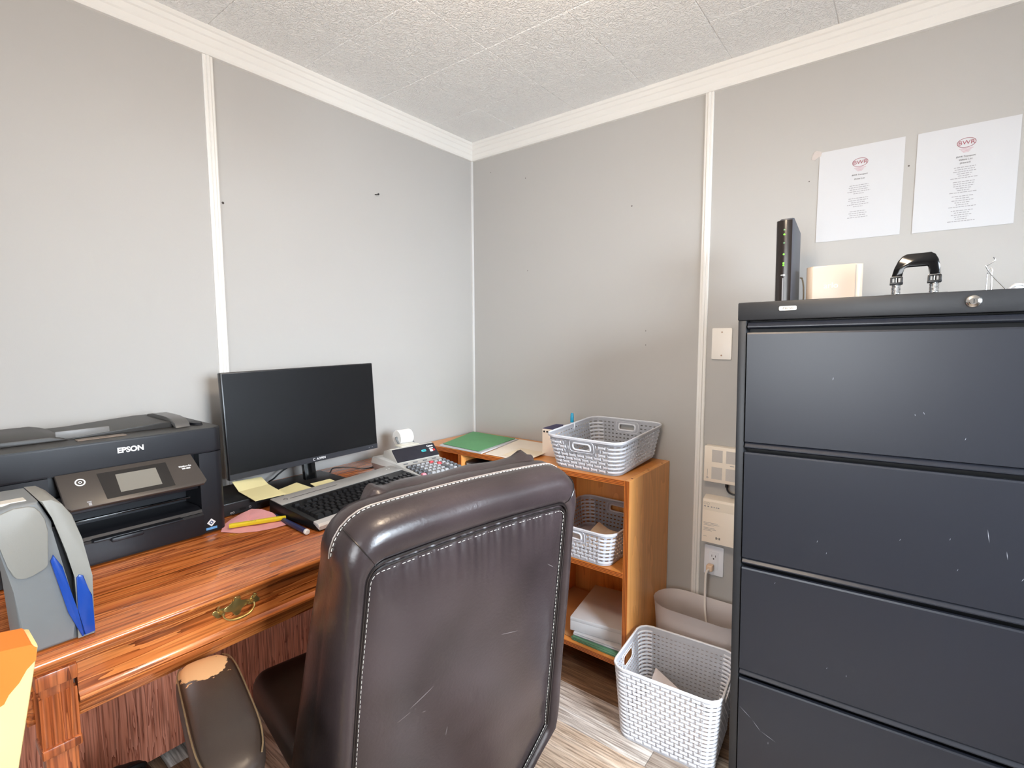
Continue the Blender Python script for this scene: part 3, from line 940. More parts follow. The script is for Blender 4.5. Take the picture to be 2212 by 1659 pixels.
# ------------------------------------------------------------------ two-hole punch
hp = on_cabinet('hole_punch', 'black arched hole punch handle on two spring posts atop the filing cabinet', 'hole punch', 0.362, 0.16, R(0))
bm = BM()
arch_o = [(-0.046, 0.052), (-0.041, 0.072), (-0.034, 0.09), (-0.026, 0.100), (-0.018, 0.1045), (0.028, 0.1055), (0.036, 0.1), (0.042, 0.088), (0.045, 0.072), (0.046, 0.052)]
arch_i = [(0.027, 0.052), (0.027, 0.074), (0.024, 0.078), (-0.018, 0.0775), (-0.0235, 0.073), (-0.0245, 0.052)]
prism(bm, arch_o + arch_i, 'y', -0.012, 0.012, bev=0.0025)
obj('handle', bm, MGLB, hp, 50)
for sx_ in (-0.0355, 0.0365):
    bm = BM()
    rbox(bm, (sx_ - 0.012, -0.012, 0.0505), (sx_ + 0.012, 0.012, 0.053), 0.0006, mi=1)
    rbox(bm, (sx_ - 0.0125, -0.012, 0.036), (sx_ - 0.008, 0.012, 0.0505), 0.001)
    rbox(bm, (sx_ + 0.008, -0.012, 0.036), (sx_ + 0.0125, 0.012, 0.0505), 0.001)
    rbox(bm, (sx_ - 0.013, -0.013, 0.034), (sx_ + 0.013, 0.013, 0.039), 0.001)
    obj('clamp', bm, [MBLK, MCHROME], hp)
    bm = BM(); tube(bm, [(sx_, 0, 0.008), (sx_, 0, 0.05)], 0.0038, 12); obj('post', bm, MCHROME, hp)
    bm = BM()
    pts = [(sx_ + 0.0085 * math.cos(t * 0.5), 0.0085 * math.sin(t * 0.5), 0.009 + 0.026 * t / 100) for t in range(101)]
    tube(bm, pts, 0.0011, 6); obj('spring', bm, MSTEEL, hp)
bm = BM(); rbox(bm, (-0.06, -0.03, 0), (0.062, 0.05, 0.009), 0.003); obj('base', bm, MBLK, hp)

# ------------------------------------------------------------------ bent wire hook and clip
wk = on_cabinet('wire_hook', 'thin bent silver wire hook standing on the cabinet top above the lock', 'hook', 0.505, 0.25)
bm = BM()
tube(bm, spline([(0.006, 0, 0.092), (0.0085, 0, 0.088), (0.0075, 0, 0.083), (-0.004, 0, 0.074), (-0.006, 0, 0.071), (0.0035, 0, 0.052), (0.024, 0, 0.024), (0.04, 0, 0.002)], 6), 0.0012, 8)
tube(bm, spline([(0.0035, 0.002, 0.052), (0.006, 0.002, 0.062), (0.003, 0.004, 0.067), (-0.002, 0.004, 0.058), (-0.003, 0.003, 0.03), (-0.004, 0.0, 0.001)], 6), 0.001, 8)
tube(bm, [(0.0042, 0.001, 0.056), (0.0052, 0.001, 0.03), (0.0052, 0.001, 0.001)], 0.0016, 8)
obj('wire', bm, MSTEEL, wk)
kn = on_cabinet('white_clip', 'small white plastic clip lying on the cabinet top right of the wire hook', 'clip', 0.548, 0.2)
bm = BM(); lathe(bm, [(0.012, 0), (0.013, 0.012), (0.011, 0.02), (0.006, 0.0235), (0, 0.024)], 20); obj('clip_body', bm, MWHITE, kn)
bm = BM(); tube(bm, spline([(-0.02, -0.004, 0.003), (-0.012, -0.012, 0.016), (0.004, -0.014, 0.02), (0.018, -0.01, 0.013)], 6), 0.002, 8); obj('loop', bm, MWHITE, kn)

# ------------------------------------------------------------------ notices on the wall
def notice(x0, x1, z0, z1, label, title2, groups, wid, ez, ls):
    cx = (x0 + x1) / 2
    t = thing('paper_notice', label, 'notice', (cx, -0.0004, z0))
    w, h = x1 - x0, z1 - z0
    bm = BM()
    rbox(bm, (-w / 2, -0.0009, 0), (w / 2, -0.0004, h))
    obj('sheet', bm, MPAPER, t, 0)
    dx = wid
    Y = -0.0012
    # oval emblem with the letters in it
    bm = BM()
    ring = []
    tube(bm, [(dx + 0.0195 * math.cos(R(a)), Y, ez + 0.0125 * math.sin(R(a))) for a in range(0, 360, 8)], 0.0006, 6, closed=True)
    em = obj('emblem', bm, MLOGO, t)
    text('lettering', 'BWR', 0.0155, MLOGO, em, (dx, Y, ez), (R(90), 0, 0), 0.0001, sx=1.05)
    bm = BM()
    z = ez - 0.0155
    for wd in (0.03, 0.022, 0.018, 0.012):
        rbox(bm, (dx - wd / 2, Y, z - 0.0006), (dx + wd / 2, Y + 0.0003, z + 0.0006)); z -= 0.0032
    obj('printed_lettering', bm, mat('maroon small print', srgb(186, 140, 148), 0.8), t)
    z = ez - 0.0365
    text('lettering', 'BWR Transport', 0.0062, MDARKP, t, (dx, Y, z), (R(90), 0, 0), 0.0001, shear=0.2)
    for s in title2:
        z -= ls[0]
        text('lettering', s, 0.0062, MDARKP, t, (dx, Y, z), (R(90), 0, 0), 0.0001, shear=0.2)
    z -= ls[1]
    rnd = random.Random(len(groups) * 3 + 1)
    bm = BM()
    for g_ in groups:
        for wd in g_:
            x = dx - wd / 2
            while x < dx + wd / 2:
                l = rnd.uniform(0.003, 0.009)
                e = min(x + l, dx + wd / 2)
                rbox(bm, (x, Y, z - 0.0009), (e, Y + 0.0003, z + 0.0009)); x = e + 0.0014
            z -= ls[2]
        z -= ls[3]
    obj('printed_lettering', bm, MTXT, t)
    return t


n1 = notice(1.4945, 1.7105, 1.56, 1.8405, 'left white printed notice taped on the wall above the modem', 'notice', [], 0.0, 0.0, (0, 0, 0, 0)) if False else None
notice(1.4945, 1.7105, 1.5605, 1.8405, 'left of two white notices on the wall, above the cream box', ['Driver List'], [[.048, .052, .046, .058, .026], [.05, .05, .036, .056, .024], [.04, .046, .04, .052]], 0.0005, 0.2295, (0.0122, 0.019, 0.0062, 0.008))
notice(1.739, 1.9535, 1.559, 1.8395, 'right of two white notices on the wall, above the hole punch', ['Vehicle List', '(Insured)'], [[.046, .042, .048, .032, .026, .058], [.046, .044, .044, .032, .026, .058], [.046, .03, .046, .032, .026, .058], [.046, .032, .044, .03, .026, .058]], 0.0, 0.233, (0.0085, 0.0115, 0.0058, 0.0045))
tp = thing('tape_piece', 'crinkled clear tape at the upper left corner of the left notice', 'tape', (1.488, -0.0004, 1.836))
bm = BM()
rnd = random.Random(5)
pts = [(-0.016, -0.012), (-0.012, 0.006), (-0.004, 0.013), (0.006, 0.010), (0.012, 0.004), (0.01, -0.006), (0.002, -0.008), (-0.006, -0.016)]
vs = prism(bm, pts, 'y', -0.0016, -0.0012)
obj('tape_strip', bm, MTAPE, tp, 0)

# ------------------------------------------------------------------ wall plates and boxes low on the back wall
sw = thing('blank_wall_plate', 'white blank wall plate left of the filing cabinet, higher than the white boxes', 'wall plate', (1.2155, -0.0003, 1.175))
bm = BM(); prism(bm, rrect(0.07, 0.114, 0.004, 3, 0, 0.058), 'y', -0.006, 0.0, bev=0.002)
obj('plate', bm, MWPL, sw)
for dz in (0.058 - 0.042, 0.058 + 0.042):
    bm = BM(); lathe(bm, [(0.003, 0), (0.0024, 0.001), (0, 0.0012)], 10, Matrix.Translation((0, -0.006, dz)) @ Matrix.Rotation(R(90), 4, 'X')); obj('screw', bm, mat('tan screw', srgb(170, 140, 116), 0.4), sw)
ol = thing('wall_outlet', 'white wall outlet with a plug in its lower socket, below the wall boxes', 'outlet', (1.2135, -0.0003, 0.416))
bm = BM(); prism(bm, rrect(0.07, 0.114, 0.004, 3), 'y', -0.006, 0.0, bev=0.002); obj('plate', bm, MOUT, ol)
bm = BM()
prism(bm, rrect(0.034, 0.067, 0.002, 2), 'y', -0.0078, -0.005, bev=0.0006)
obj('socket_face', bm, mat('outlet face', srgb(226, 227, 232), 0.3), ol)
bm = BM()
for dz in (0.018,):
    rbox(bm, (-0.0075, -0.0081, dz - 0.003), (-0.0058, -0.0077, dz + 0.005)); rbox(bm, (0.0058, -0.0081, dz - 0.003), (0.0075, -0.0077, dz + 0.005))
    lathe(bm, [(0, 0), (0.0026, 0), (0.0026, 0.0004), (0, 0.0004)], 10, Matrix.Translation((0, -0.0078, dz - 0.010)) @ Matrix.Rotation(R(90), 4, 'X'))
obj('socket_slots', bm, MCABD, ol)
pc = thing('power_cord', 'white power cord hanging from the outlet into the frosted bin', 'cord', (1.205, -0.008, 0.392))
bm = BM(); rbox(bm, (-0.012, -0.026, -0.012), (0.012, -0.0004, 0.012), 0.005, 3); obj('plug', bm, mat('tan plug', srgb(226, 196, 168), 0.4), pc)
bm = BM(); tube(bm, spline([(0, -0.022, -0.002), (-0.006, -0.036, -0.012), (-0.007, -0.04, -0.04), (-0.005, -0.046, -0.1), (0.0, -0.06, -0.14), (0.016, -0.08, -0.2), (0.04, -0.095, -0.26), (0.075, -0.1, -0.33), (0.1, -0.1, -0.378)], 8), 0.0042, 10)
obj('wire', bm, mat('white cord', srgb(236, 228, 220), 0.4), pc)

wb = thing('wall_router', 'upper white wall box with square perforated grilles beside the filing cabinet', 'router', (1.275, -0.0004, 0.725))
bm = BM()
vs = rbox(bm, (-0.1, -0.036, 0.0), (0.1, 0, 0.134), 0.004)
obj('housing', bm, MIVORY, wb)
for gx in (-0.0715, -0.022, 0.0275):
    for gz in (0.013, 0.077):
        bm = BM(); rbox(bm, (gx, -0.0368, gz), (gx + 0.037, -0.0355, gz + 0.045), 0.0004, 1); obj('grille', bm, MGRILL, wb)
bm = BM(); rbox(bm, (-0.0865, -0.0366, 0.022), (-0.0855, -0.0358, 0.048)); lathe(bm, [(0.0036, 0.0), (0.0022, 0.0006), (0.0018, 0.0)], 14, Matrix.Translation((-0.086, -0.036, 0.016)) @ Matrix.Rotation(R(90), 4, 'X'))
obj('printed_marking', bm, MTXT, wb)
bm = BM(); rbox(bm, (-0.008, -0.0366, 0.068), (0.006, -0.0358, 0.070)); obj('printed_marking', bm, MTXT, wb)
wl = thing('wall_modem_box', 'lower white wall box with a ruled top panel and small print, above the outlet', 'router', (1.277, -0.0004, 0.497))
bm = BM(); prism(bm, [(0, 0), (-0.041, 0.0), (-0.041, 0.155), (-0.036, 0.163), (-0.012, 0.171), (0, 0.171)], 'x', -0.1, 0.1, bev=0.001); obj('housing', bm, MIVORY, wl, 30)
bm = BM(); rbox(bm, (-0.0995, -0.0418, 0.1235), (0.0995, -0.0405, 0.156), 0.0005, 1); pnl = obj('light_panel', bm, mat('ivory panel', srgb(236, 225, 208), 0.35), wl)
bm = BM()
for i, (ix, r_) in enumerate(((-0.091, 0.0042), (-0.079, 0.0042))):
    tube(bm, [(ix + r_ * math.cos(R(a)), -0.0418, 0.147 + r_ * math.sin(R(a))) for a in range(0, 360, 30)], 0.0003, 4, closed=True)
for ix, w in ((-0.091, 0.007), (-0.079, 0.006), (-0.067, 0.005), (-0.058, 0.004), (-0.05, 0.003), (-0.043, 0.006)):
    rbox(bm, (ix - w / 2, -0.0421, 0.1345), (ix + w / 2, -0.0417, 0.138))
obj('icons', bm, MTXT, pnl)
bm = BM()
for para in (((0.075, 0.05), (0.070, 0.056), (0.065, 0.036)), ((0.055, 0.04), (0.050, 0.045), (0.045, 0.03)), ((0.022, 0.012),)):
    bm = BM()
    for iz, w in para:
        rbox(bm, (-0.094, -0.0413, iz - 0.0006), (-0.094 + w, -0.0409, iz + 0.0006))
    obj('printed_lettering', bm, MTXT, wl)
text('lettering', 'Bell', 0.0115, MDARKP, wl, (-0.042, -0.0412, 0.021), (R(90), 0, 0), 0.0002, off=0.0003)
cb = thing('router_cable', 'black cable between the two white wall boxes beside the filing cabinet', 'cable', (1.255, -0.022, 0.725))
bm = BM(); tube(bm, [(0, 0, 0), (0, 0, -0.014)], 0.006, 10); tube(bm, spline([(0, 0, -0.008), (0.001, 0, -0.018), (0.006, -0.002, -0.028), (0.02, -0.004, -0.035), (0.05, -0.003, -0.036), (0.085, 0.0, -0.03)], 8), 0.0036, 10); obj('wire', bm, MBLK, cb)

# ------------------------------------------------------------------ woven plastic baskets
def basket_bm(wt, dt, wb, db, h, rad, nx, ny, nrow, zlo, zhi, holes=(), plain=(), bar=0.0016, thick=0.0022, slot=(0.24, 0.76), rowslot=(0.36, 0.66), rim=0.006, frame=0.0034):
    """open woven box. nx / ny weave units along each straight side, nrow rows of slots between zlo and zhi (0..1).
    holes: (side, u0, u1, t0, t1) hand holes on side 0 (-y) 1 (+x) 2 (+y) 3 (-x); plain: same, areas without slots"""
    bm = BM()
    ncor = 3
    # perimeter stations: list of (side, u) for straights or corner angle
    st = []          # (kind, side, param, slotcell)
    seq = []
    for side in range(4):
        n = nx if side % 2 == 0 else ny
        for i in range(n):
            seq += [(side, (i + 0.0) / n, False, i), (side, (i + slot[0]) / n, True, i), (side, (i + slot[1]) / n, False, i)]
        for c in range(ncor):
            seq += [(side + 10, c / ncor, False, c), (side + 10, (c + 0.2) / ncor, True, c), (side + 10, (c + 0.8) / ncor, False, c)]

    def P(s, t):
        side, u = s
        w = wb + (wt - wb) * t; d = db + (dt - db) * t
        r = rad * (0.85 + 0.15 * t)
        hx, hy = w / 2 - r, d / 2 - r
        if side < 10:
            q = -1 + 2 * u
            p = [(q * hx, -d / 2), (w / 2, q * hy), (-q * hx, d / 2), (-w / 2, -q * hy)][side]
            nrm = [(0, -1), (1, 0), (0, 1), (-1, 0)][side]
        else:
            a = R([-90, 0, 90, 180][side - 10] + 90 * u)
            c = [(hx, -hy), (hx, hy), (-hx, hy), (-hx, -hy)][side - 10]
            nrm = (math.cos(a), math.sin(a))
            p = (c[0] + r * nrm[0], c[1] + r * nrm[1])
        return Vector((p[0], p[1], t * h)), Vector((nrm[0], nrm[1], 0))

    ts = [(0.0, False, -1)]
    for j in range(nrow):
        a = zlo + (zhi - zlo) * (j + rowslot[0]) / nrow; b = zlo + (zhi - zlo) * (j + rowslot[1]) / nrow
        ts += [(a, True, j), (b, False, j)]
    ts.append((1.0, False, nrow))
    for hh in holes:
        for tt in (hh[3], hh[4]):
            ts.append((tt, False, -2))
    ts.sort(key=lambda x: x[0])
    # mark slot rows again after sorting
    slots_t = [(zlo + (zhi - zlo) * (j + rowslot[0]) / nrow, zlo + (zhi - zlo) * (j + rowslot[1]) / nrow) for j in range(nrow)]
    tv = [t[0] for t in ts]
    grid = [[bm.verts.new(P((s[0], s[1]), t)[0]) for s in seq] for t in tv]
    ns = len(seq)

    def inside(side, um, tm, lst):
        for (sd, u0, u1, t0, t1) in lst:
            if sd == side and u0 <= um <= u1 and t0 <= tm <= t1:
                return True
        return False

    for j in range(len(tv) - 1):
        tm = (tv[j] + tv[j + 1]) / 2
        in_slot_row = any(a - 1e-6 <= tv[j] and tv[j + 1] <= b + 1e-6 for a, b in slots_t)
        for i in range(ns):
            s = seq[i]; s2 = seq[(i + 1) % ns]
            um = (s[1] + (s2[1] if s2[0] == s[0] else 1.0)) / 2
            if inside(s[0], um, tm, holes):
                continue
            if s[2] and in_slot_row and not inside(s[0], um, tm, plain):
                continue
            bm.faces.new((grid[j][i], grid[j][(i + 1) % ns], grid[j + 1][(i + 1) % ns], grid[j + 1][i]))
    base_pts = [(P((q[0], q[1]), 0.0)[0].x * 0.994, P((q[0], q[1]), 0.0)[0].y * 0.994) for q in seq]
    bmesh.ops.solidify(bm, geom=bm.faces[:], thickness=thick)
    prism(bm, base_pts, 'z', 0.0002, 0.003)
    # woven relief outside: staggered bars, ribs between them
    if bar:
        for side in range(4):
            n = nx if side % 2 == 0 else ny
            dt_ = (zhi - zlo) / nrow
            for i in range(n):
                for j in range(nrow + 1):
                    tc_ = zlo + dt_ * j
                    hor = (i + j) % 2 == 0
                    if hor:
                        ua, ub = (i + 0.5 - 0.78) / n, (i + 0.5 + 0.78) / n
                        ta, tb = tc_ - dt_ * 0.26, tc_ + dt_ * 0.26
                        cells = [(max(0.0, ua), min(1.0, ub), ta, tb, bar)]
                    else:
                        cells = []
                        for off in (-0.3, 0.3):
                            cells.append(((i + 0.5 + off - 0.09) / n, (i + 0.5 + off + 0.09) / n, tc_ - dt_ * 0.42, tc_ + dt_ * 0.42, bar * 0.55))
                    for ua, ub, ta, tb, bh in cells:
                        if tb > zhi + 0.03 or ta < 0.01:
                            continue
                        um, tm = (ua + ub) / 2, (ta + tb) / 2
                        if inside(side, um, tm, plain) or inside(side, ua, tm, plain) or inside(side, ub, tm, plain):
                            continue
                        ch = 0.25
                        q0 = []; q1 = []
                        for (u, t) in ((ua, ta), (ub, ta), (ub, tb), (ua, tb)):
                            p, nm = P((side, u), t)
                            q0.append(bm.verts.new(p + nm * 0.0001))
                        for (u, t) in ((ua, ta), (ub, ta), (ub, tb), (ua, tb)):
                            p, nm = P((side, u + (um - u) * 0.12), t + (tm - t) * ch)
                            q1.append(bm.verts.new(p + nm * bh))
                        bm.faces.new(q1)
                        for k in range(4):
                            bm.faces.new((q0[k], q0[(k + 1) % 4], q1[(k + 1) % 4], q1[k]))
            # horizontal fluting round the corners
        for side in range(4):
            dt_ = (zhi - zlo) / nrow
            for j in range(nrow + 1):
                tc_ = zlo + dt_ * j
                if tc_ + dt_ * 0.26 > zhi + 0.03: continue
                pts = [P((side + 10, u / 6), tc_) for u in range(7)]
                tube(bm, [p + nm * 0.0002 for p, nm in pts], dt_ * h * 0.24, 6)
    # rolled rim
    pts = []
    for s in seq:
        if not s[2]:
            p, nm = P((s[0], s[1]), 1.0)
            pts.append(p + nm * 0.002)
    tube(bm, pts, 0.0034, 8, closed=True)
    pts2 = [p + Vector((0, 0, -rim)) for p in pts]
    n_ = len(pts)
    ra = [bm.verts.new(p + (Vector((p.x, p.y, 0)).normalized()) * 0.0028) for p in pts]
    rb = [bm.verts.new(p + (Vector((p.x, p.y, 0)).normalized()) * 0.0022) for p in pts2]
    for i in range(n_):
        bm.faces.new((ra[i], ra[(i + 1) % n_], rb[(i + 1) % n_], rb[i]))
    # frames round the hand holes
    for (sd, u0, u1, t0, t1) in holes:
        fr = []
        cu, cv = (u0 + u1) / 2, (t0 + t1) / 2
        p, nm = P((sd, cu), cv)
        pa, _ = P((sd, u0), cv); pb, _ = P((sd, u1), cv)
        W_ = (pb - pa).length
        pc_, _ = P((sd, cu), t0); pd, _ = P((sd, cu), t1)
        H_ = (pd - pc_).length
        ex = (pb - pa).normalized(); ez = (pd - pc_).normalized()
        for (a, b) in rrect(W_ + 0.003, H_ + 0.003, min(W_, H_) * 0.42, 5):
            fr.append(p + ex * a + ez * b + nm * 0.0004)
        tube(bm, fr, frame, 8, closed=True)
        if len(plain):
            fr2 = []
            for (a, b) in rrect(W_ + 0.034, H_ + 0.022, 0.012, 5):
                if b > -H_ / 2 - 0.02 and b < H_ / 2 + 0.009:
                    fr2.append(p + ex * a + ez * b + nm * 0.0006)
            tube(bm, [p + ex * a + ez * b + nm * 0.0004 for (a, b) in rrect(W_ + 0.03, H_ + 0.02, 0.011, 5)], 0.0013, 6, closed=True)
    return bm


def grey_basket_bm():
    hole = [(0, 0.34, 0.66, 0.66, 0.84), (2, 0.34, 0.66, 0.66, 0.84)]
    pl = [(0, 0.26, 0.74, 0.56, 1.0), (2, 0.26, 0.74, 0.56, 1.0)]
    return basket_bm(0.315, 0.365, 0.268, 0.318, 0.125, 0.045, 12, 15, 7, 0.1, 0.92, hole, pl)


b1 = thing('storage_basket', 'pale grey woven plastic basket on top of the plywood shelf unit, empty', 'basket', (0.848, -0.335, SZ + 0.0004), rot=(R(3.6), 0, R(-1.5)), group='grey woven baskets')
bm = grey_basket_bm(); bm.transform(Matrix.Translation((0, 0.148, 0.001)))
obj('basket_shell', bm, MGRB, b1, 40)
b2 = thing('storage_basket', 'pale grey woven plastic basket inside the shelf unit, papers in it', 'basket', (0.826, -0.209, 0.4488), rotz=R(-1), group='grey woven baskets')
o = b1.children[0].copy()
COL.objects.link(o); o.parent = b2
o.location = (0, -0.148 + 0.0, 0.0)

bk = thing('laundry_basket', 'large white woven plastic basket on the floor beside the filing cabinet', 'basket', (1.2205, -0.413, 0.0005), rotz=R(4.2))
bm = basket_bm(0.318, 0.272, 0.282, 0.232, 0.24, 0.04, 16, 13, 16, 0.05, 0.93, [(3, 0.3, 0.7, 0.74, 0.87), (1, 0.3, 0.7, 0.74, 0.87)], [(3, 0.28, 0.72, 0.72, 0.89), (1, 0.28, 0.72, 0.72, 0.89)], bar=0.0022, slot=(0.27, 0.75), rowslot=(0.42, 0.6), frame=0.0017)
obj('basket_shell', bm, MWHB, bk, 40)


def sheet(bm, quad, th=0.0004, curl=None, n=6, mi=0):
    """paper sheet from 4 corners (world), optional curl function(u,v)->dz"""
    a, b, c, d = [Vector(p) for p in quad]
    nrm = (b - a).cross(d - a).normalized()
    if nrm.z < -0.3 or (abs(nrm.z) < 0.3 and nrm.y > 0):
        nrm = -nrm
    def layer(o):
        g = []
        for j in range(n + 1):
            row = []
            for i in range(n + 1):
                u, v = i / n, j / n
                p = a * (1 - u) * (1 - v) + b * u * (1 - v) + c * u * v + d * (1 - u) * v
                if curl: p = p + Vector((0, 0, curl(u, v)))
                row.append(bm.verts.new(p + nrm * o))
            g.append(row)
        return g
    g0, g1 = layer(0.0), layer(th)
    for g in (g0, g1):
        for j in range(n):
            for i in range(n):
                bm.faces.new((g[j][i], g[j][i + 1], g[j + 1][i + 1], g[j + 1][i]))
    for k in range(n):
        for (p, q) in (((0, k), (0, k + 1)), ((n, k), (n, k + 1)), ((k, 0), (k + 1, 0)), ((k, n), (k + 1, n))):
            bm.faces.new((g0[p[0]][p[1]], g0[q[0]][q[1]], g1[q[0]][q[1]], g1[p[0]][p[1]]))


def paper_thing(name, label, cat, quad, m, th=0.0004, curl=None, group=None, part='sheet', n=6):
    c = sum((Vector(p) for p in quad), Vector()) / 4
    t = thing(name, label, cat, c, group=group)
    bm = BM(); sheet(bm, quad, th, curl, n)
    wobj(part, bm, m, t, 0)
    return t


# papers inside the baskets
paper_thing('folded_paper', 'folded white paper lying in the large white floor basket', 'paper', [(1.12, -0.49, 0.012), (1.34, -0.475, 0.012), (1.31, -0.36, 0.06), (1.115, -0.305, 0.11)], mat('pale pink paper', srgb(238, 226, 222), 0.8), 0.0006)
paper_thing('receipt', 'crumpled pale receipt standing in the grey basket inside the shelf unit', 'paper', [(0.80, -0.30, 0.4545), (0.955, -0.27, 0.4545), (0.93, -0.15, 0.475), (0.80, -0.14, 0.505)], MCREAM, 0.0006, lambda u, v: 0.008 * math.sin(5 * u + 3 * v) + 0.008)
paper_thing('letter', 'flat cream letter on the bottom of the grey basket inside the shelf unit', 'paper', [(0.74, -0.33, 0.452), (0.95, -0.32, 0.452), (0.94, -0.12, 0.452), (0.73, -0.12, 0.452)], MPAPER, 0.001)

# ------------------------------------------------------------------ frosted bin
bn = thing('waste_bin', 'frosted translucent plastic bin behind the white floor basket, cord hanging into it', 'bin', (1.213, -0.135, 0.0005))


def stad(L_, W_, n=10):
    out = []
    for k in range(n + 1):
        a = R(-90 + 180 * k / n); out.append((L_ / 2 - W_ / 2 + W_ / 2 * math.cos(a), W_ / 2 * math.sin(a)))
    for k in range(n + 1):
        a = R(90 + 180 * k / n); out.append((-L_ / 2 + W_ / 2 + W_ / 2 * math.cos(a), W_ / 2 * math.sin(a)))
    return out


bm = BM()
levels = [(0.29, 0.125, 0.0), (0.295, 0.13, 0.006), (0.335, 0.163, 0.25), (0.342, 0.17, 0.285), (0.346, 0.174, 0.288)]
rings = [[bm.verts.new((p[0], p[1], z)) for p in stad(L_, W_)] for L_, W_, z in levels]
for A, B in zip(rings[:-1], rings[1:]):
    for k in range(len(A)):
        bm.faces.new((A[k], A[(k + 1) % len(A)], B[(k + 1) % len(A)], B[k]))
bm.faces.new(rings[0])
bmesh.ops.solidify(bm, geom=bm.faces[:], thickness=0.002)
obj('bin_shell', bm, MBIN, bn, 40)

# ------------------------------------------------------------------ contents of the shelf unit
# paper ream, loose sheets, folders on the bottom board
paper_thing('manila_folder', 'brown kraft folder lying left of the paper ream on the lowest shelf', 'folder', [(0.628, -0.33, 0.122), (0.80, -0.35, 0.122), (0.76, -0.06, 0.15), (0.628, -0.05, 0.15)], MKRAFT, 0.003)
fo = []
for i, (z, dx, rz, c) in enumerate(((0.1215, 0.0, 0.8, MGREEND), (0.127, -0.008, -0.6, MGREEND), (0.1325, 0.004, 1.6, MGREEND))):
    t = thing('hanging_folder', ['lowest of the green folders under the paper on the bottom shelf', 'middle of the green folders under the paper on the bottom shelf', 'topmost of the green folders under the paper on the bottom shelf'][i], 'folder', (0.905 + dx * 0.4, -0.22, z), R(rz) * 0.5, 'green folders on the bottom shelf')
    bm = BM()
    rbox(bm, (-0.1, -0.138, 0.0), (0.1, 0.138, 0.005), 0.0022, 3)
    obj('cover', bm, [mat('green folder plastic', srgb([88, 104, 96][i], [128, 146, 138][i], [100, 116, 108][i]), 0.25)], t)
ls_ = thing('loose_papers', 'thin stack of white sheets between the ream and the green folders', 'paper', (0.903, -0.212, 0.1382), R(3))
bm = BM()
for i in range(5):
    rbox(bm, (-0.1 + 0.002 * (i % 2), -0.135 - 0.002 * (i % 3), 0.0026 * i), (0.1 - 0.001 * i, 0.14 - 0.002 * i, 0.0026 * i + 0.0022), 0.0006, 1)
obj('sheets', bm, MPAPER, ls_)
rm = thing('paper_ream', 'thick white ream of paper lying askew on the lowest shelf', 'paper', (0.878, -0.193, 0.1517), R(9))
bm = BM(); rbox(bm, (-0.108, -0.14, 0.0), (0.108, 0.14, 0.038), 0.0015); obj('paper_block', bm, MPAPER, rm)
bm = BM(); rbox(bm, (-0.1078, -0.1398, 0.0383), (0.1078, 0.1398, 0.0526), 0.001); obj('paper_block', bm, MPAPER, rm)

# black binders left of the middle divider
for i, z in enumerate((0.6185, 0.6585, 0.6965)):
    t = thing('ring_binder', ['lowest of the black binders in the shelf compartment behind the calculator', 'middle of the black binders in the shelf compartment behind the calculator', 'topmost black binder with a grey edge in the compartment behind the calculator'][i], 'binder', (0.43, -0.2, z), 0, 'black binders in the shelf unit')
    bm = BM(); rbox(bm, (-0.168, -0.152, 0.0), (0.15, 0.15, 0.0375 if i < 2 else 0.03), 0.008, 3); obj('cover', bm, MBLK if i != 2 else mat('black binder cover', srgb(30, 30, 34), 0.3), t)
    bm = BM(); rbox(bm, (-0.16, -0.1535, 0.012), (0.14, -0.15, 0.022), 0.001, 1); obj('page_edge', bm, mat('grey page edge', srgb(150, 152, 158), 0.5), t)

# ------------------------------------------------------------------ on top of the shelf unit
wp = paper_thing('notebook', 'white sheets showing under the green folder on the shelf unit', 'paper', [(0.118, -0.366, 0.7755), (0.372, -0.372, 0.7755), (0.325, -0.055, 0.7755), (0.04, -0.045, 0.7755)], MPAPER, 0.006)
gf = paper_thing('green_folder', 'green paper folder on the shelf unit near the room corner', 'folder', [(0.125, -0.352, 0.7835), (0.355, -0.368, 0.7835), (0.312, -0.062, 0.7835), (0.035, -0.05, 0.7835)], MGREEN, 0.0016)
ep = paper_thing('envelope', 'cream papers lying between the green folder and the grey basket', 'paper', [(0.392, -0.366, 0.7765), (0.575, -0.366, 0.7765), (0.565, -0.06, 0.7765), (0.33, -0.05, 0.7765)], mat('cream streaked paper', srgb(236, 222, 206), 0.8, var=0.06, vscale=18), 0.004)
e2 = paper_thing('cream_sheet', 'single cream sheet with a lifted corner in front of the white carton', 'paper', [(0.47, -0.355, 0.7815), (0.6, -0.355, 0.7815), (0.6, -0.215, 0.7815), (0.45, -0.2, 0.7815)], MCREAM, 0.0005, lambda u, v: 0.012 * max(0, u - 0.6) * v)
wbx = thing('tissue_carton', 'narrow white carton with a navy top standing behind the grey basket', 'box', (0.632, -0.2, SZ + 0.012), R(4))
bm = BM(); rbox(bm, (-0.05, -0.03, -0.0115), (0.05, 0.09, 0.1), 0.0015, 2); obj('carton', bm, mat('cream carton', srgb(232, 216, 200), 0.6), wbx)
bm = BM(); rbox(bm, (-0.0503, -0.0295, 0.1), (0.0503, 0.0903, 0.1025), 0.001, 1); obj('lid', bm, MNAVYC, wbx)
bm = BM()
for i in range(3):
    lathe(bm, [(0, 0), (0.0042, 0), (0.0042, 0.0005), (0, 0.0005)], 14, Matrix.Translation((-0.041 + 0.014 * i, -0.03, 0.089)) @ Matrix.Rotation(R(90), 4, 'X'))
obj('printed_dots', bm, MCABD, wbx)
cm_ = thing('cyan_marker', 'cyan marker cap sticking up behind the navy-topped carton', 'marker', (0.642, -0.095, SZ + 0.0005))
bm = BM(); tube(bm, [(0, 0, 0), (0, 0, 0.125)], 0.006, 12); obj('barrel', bm, MWPL, cm_)
